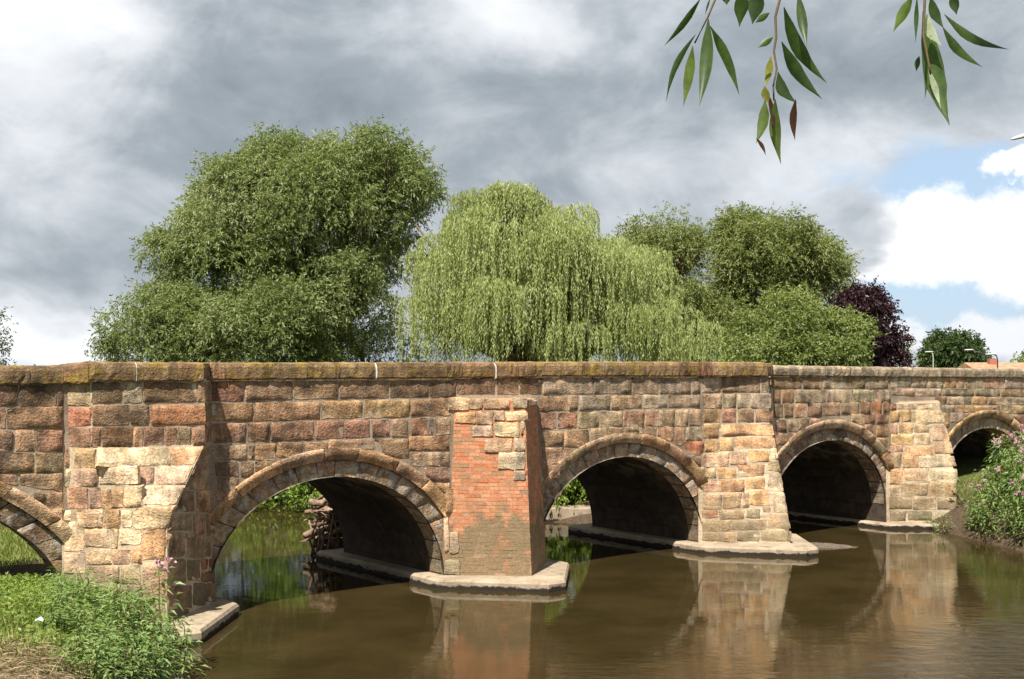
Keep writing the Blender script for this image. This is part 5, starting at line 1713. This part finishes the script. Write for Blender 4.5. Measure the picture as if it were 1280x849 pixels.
# ------------------------------------------------------------------ willow bough over the camera with hanging leaves
m, nt, out = new_mat('near_willow_leaf')
oi = nt.add('ShaderNodeObjectInfo')
pos = nt.add('ShaderNodeNewGeometry').outputs['Position']
n1 = nt.noise(pos, 60.0, 6, 0.6)
colr = nt.mul(oi.outputs['Color'], nt.map(n1, 0.3, 0.7, 0.75, 1.25))
spot = nt.noise(pos, 140.0, 3, 0.5)
colr = nt.mix(nt.map(spot, 0.68, 0.74, 0.0, 0.7), colr, (0.10, 0.05, 0.02))
pb = nt.add('ShaderNodeBsdfPrincipled'); nt.l.new(colr, pb.inputs['Base Color']); pb.inputs['Roughness'].default_value = 0.38
tr = nt.add('ShaderNodeBsdfTranslucent'); nt.l.new(nt.mix(1.0, colr, (1.2, 1.3, 0.5), 'MULTIPLY'), tr.inputs[0])
ms = nt.add('ShaderNodeMixShader'); ms.inputs[0].default_value = 0.55
nt.l.new(pb.outputs[0], ms.inputs[1]); nt.l.new(tr.outputs[0], ms.inputs[2]); nt.l.new(ms.outputs[0], out.inputs[0])
M['near_leaf'] = m
M['twig'] = flat_mat('green_brown_twig', (0.12, 0.085, 0.04), 0.7, 0.3, 0.2, 40)

ZX = lambda x, y: (820 + x / 2.783, y / 2.783)
YW = 1.9
tbase = Vector((0.55, -3.0, float(ground_h(0.55, -3.0))))
wt = empty('overhanging_willow', tbase, 'willow branch hanging its narrow leaves into the top of the view', 'tree')
v, f = tube([tbase - Vector((0, 0, .3)), tbase + Vector((0, 0, 1)), tbase + Vector((-.05, .15, 2.6)), tbase + Vector((0, .6, 3.6))], [.3, .24, .2, .15], 10)
mesh_obj('trunk', v, f, M['bark'], tbase, wt, smooth=True)
b0 = tbase + Vector((0, .6, 3.6))
v, f = tube([b0 - Vector((0, .1, .15)), Vector((0.5, -1.2, 6.75)), Vector((0.45, 0.6, 6.5)), Vector((0.42, YW, 5.85)), Vector((0.62, YW + .1, 5.4))], [.13, .09, .06, .03, .012], 8)
mesh_obj('bough', v, f, M['bark'], b0, wt, smooth=True)
BT = Vector((0.42, YW, 5.85))


def twig(path_px, Y, start=BT):
    pts = [px_at(*ZX(x, y), Y) for x, y in path_px]
    a = pts[0]
    mid = start.lerp(a, 0.55) + Vector((0, 0, 0.1))
    full = [start, mid] + pts
    n = len(full)
    v, f = tube(full, [0.006] + [0.0028 - 0.0016 * k / n for k in range(1, n)], 6)
    return mesh_obj('twig', v, f, M['twig'], a, wt, smooth=True)


LC = {'g': (0.050, 0.085, 0.022), 'd': (0.034, 0.062, 0.018), 'y': (0.17, 0.17, 0.03), 'w': (0.36, 0.40, 0.30), 'n': (0.055, 0.022, 0.012), 'm': (0.10, 0.14, 0.04)}


def near_leaf(tw, base, tip, wpx, key, Y, curl=0.0, bend=0.0):
    a = px_at(*ZX(*base), Y); b = px_at(*ZX(*tip), Y + curl)
    ax = b - a
    ln = ax.length
    view = Vector((0, 1, 0))
    side = ax.cross(view).normalized()
    side = (side + view * rng.uniform(-.35, .35)).normalized()
    nrm = side.cross(ax).normalized()
    hw = wpx * 1.0 / 2.783 / F * Y / 2
    n = 9
    V, Fc = [], []
    prof = [0.06, 0.38, 0.72, 0.94, 1.0, 0.92, 0.72, 0.46, 0.2, 0.015]
    for i in range(n + 1):
        t = i / n
        c = a + ax * t + side * bend * ln * math.sin(math.pi * t) + nrm * ln * 0.05 * math.sin(math.pi * t)
        wv = hw * prof[i] * rng.uniform(0.94, 1.06)
        V += [c - side * wv + nrm * wv * .25, c - side * wv * .5 + nrm * wv * .06, c, c + side * wv * .5 + nrm * wv * .06, c + side * wv + nrm * wv * .25]
    for i in range(n):
        for k in range(4):
            q = i * 5 + k
            Fc.append((q, q + 1, q + 6, q + 5))
    o = mesh_obj('leaf', V, Fc, M['near_leaf'], a, tw, smooth=True)
    h = rng.uniform(.85, 1.2)
    o.color = tuple(x * h * 1.45 for x in LC[key]) + (1,)


t1 = twig([(215, -40), (205, 0), (180, 60), (135, 150)], 1.90)
t2 = twig([(435, -40), (430, 0), (415, 60), (418, 130), (410, 180), (420, 240), (408, 300), (410, 350)], 1.93)
t3 = twig([(940, -40), (935, 0), (930, 120), (950, 230), (955, 260)], 1.86)
for l in ((t1, (155, -5), (28, 160), 24, 'd', .03, .05), (t1, (138, 120), (35, 355), 22, 'd', .0, -.06), (t1, (128, 160), (95, 372), 36, 'm', .02, 0), (t1, (182, 65), (150, 372), 46, 'g', -.02, .02), (t1, (188, 90), (290, 332), 38, 'g', .03, .07),
          (t1, (190, -10), (170, 55), 7, 'd', 0, 0), (t1, (300, -40), (290, 95), 50, 'd', .02, 0), (t1, (365, -40), (335, 85), 58, 'd', 0, 0), (t1, (395, 45), (345, 80), 24, 'g', 0, 0), (t1, (245, -25), (246, 18), 28, 'd', 0, 0),
          (t2, (445, 25), (595, 290), 48, 'd', .02, -.08), (t2, (495, -25), (525, 165), 34, 'g', -.02, 0), (t2, (437, 145), (578, 345), 44, 'd', .01, -.06), (t2, (408, 128), (355, 166), 24, 'g', 0, 0), (t2, (400, 195), (378, 305), 26, 'y', 0, .03),
          (t2, (425, 250), (492, 360), 46, 'd', 0, -.12), (t2, (486, 345), (484, 490), 26, 'n', .01, -.05), (t2, (380, 345), (348, 500), 38, 'm', 0, .05), (t2, (348, 480), (382, 542), 14, 'n', 0, .1), (t2, (415, 345), (435, 572), 40, 'm', .02, -.03), (t2, (385, 315), (406, 472), 20, 'n', 0, .1), (t2, (378, 300), (392, 360), 34, 'y', 0, 0),
          (t3, (892, -12), (825, 112), 36, 'm', .02, 0), (t3, (908, -12), (903, 150), 15, 'd', 0, 0), (t3, (928, 40), (936, 345), 32, 'g', 0, .03), (t3, (955, -12), (1002, 100), 36, 'd', 0, -.05), (t3, (998, 95), (1136, 234), 38, 'g', .02, -.05), (t3, (1003, 50), (1226, 172), 42, 'g', .03, -.06),
          (t3, (1035, -25), (1046, 52), 38, 'd', 0, 0), (t3, (965, 115), (1022, 437), 70, 'g', -.02, -.05), (t3, (942, 50), (995, 160), 40, 'w', 0, -.08), (t3, (948, 240), (992, 382), 26, 'w', 0, .06), (t3, (916, 195), (905, 250), 20, 'd', 0, 0), (t3, (960, 220), (985, 300), 26, 'y', 0, 0)):
    near_leaf(l[0], l[1], l[2], l[3], l[4], YW + rng.uniform(-.03, .03), l[5], l[6])
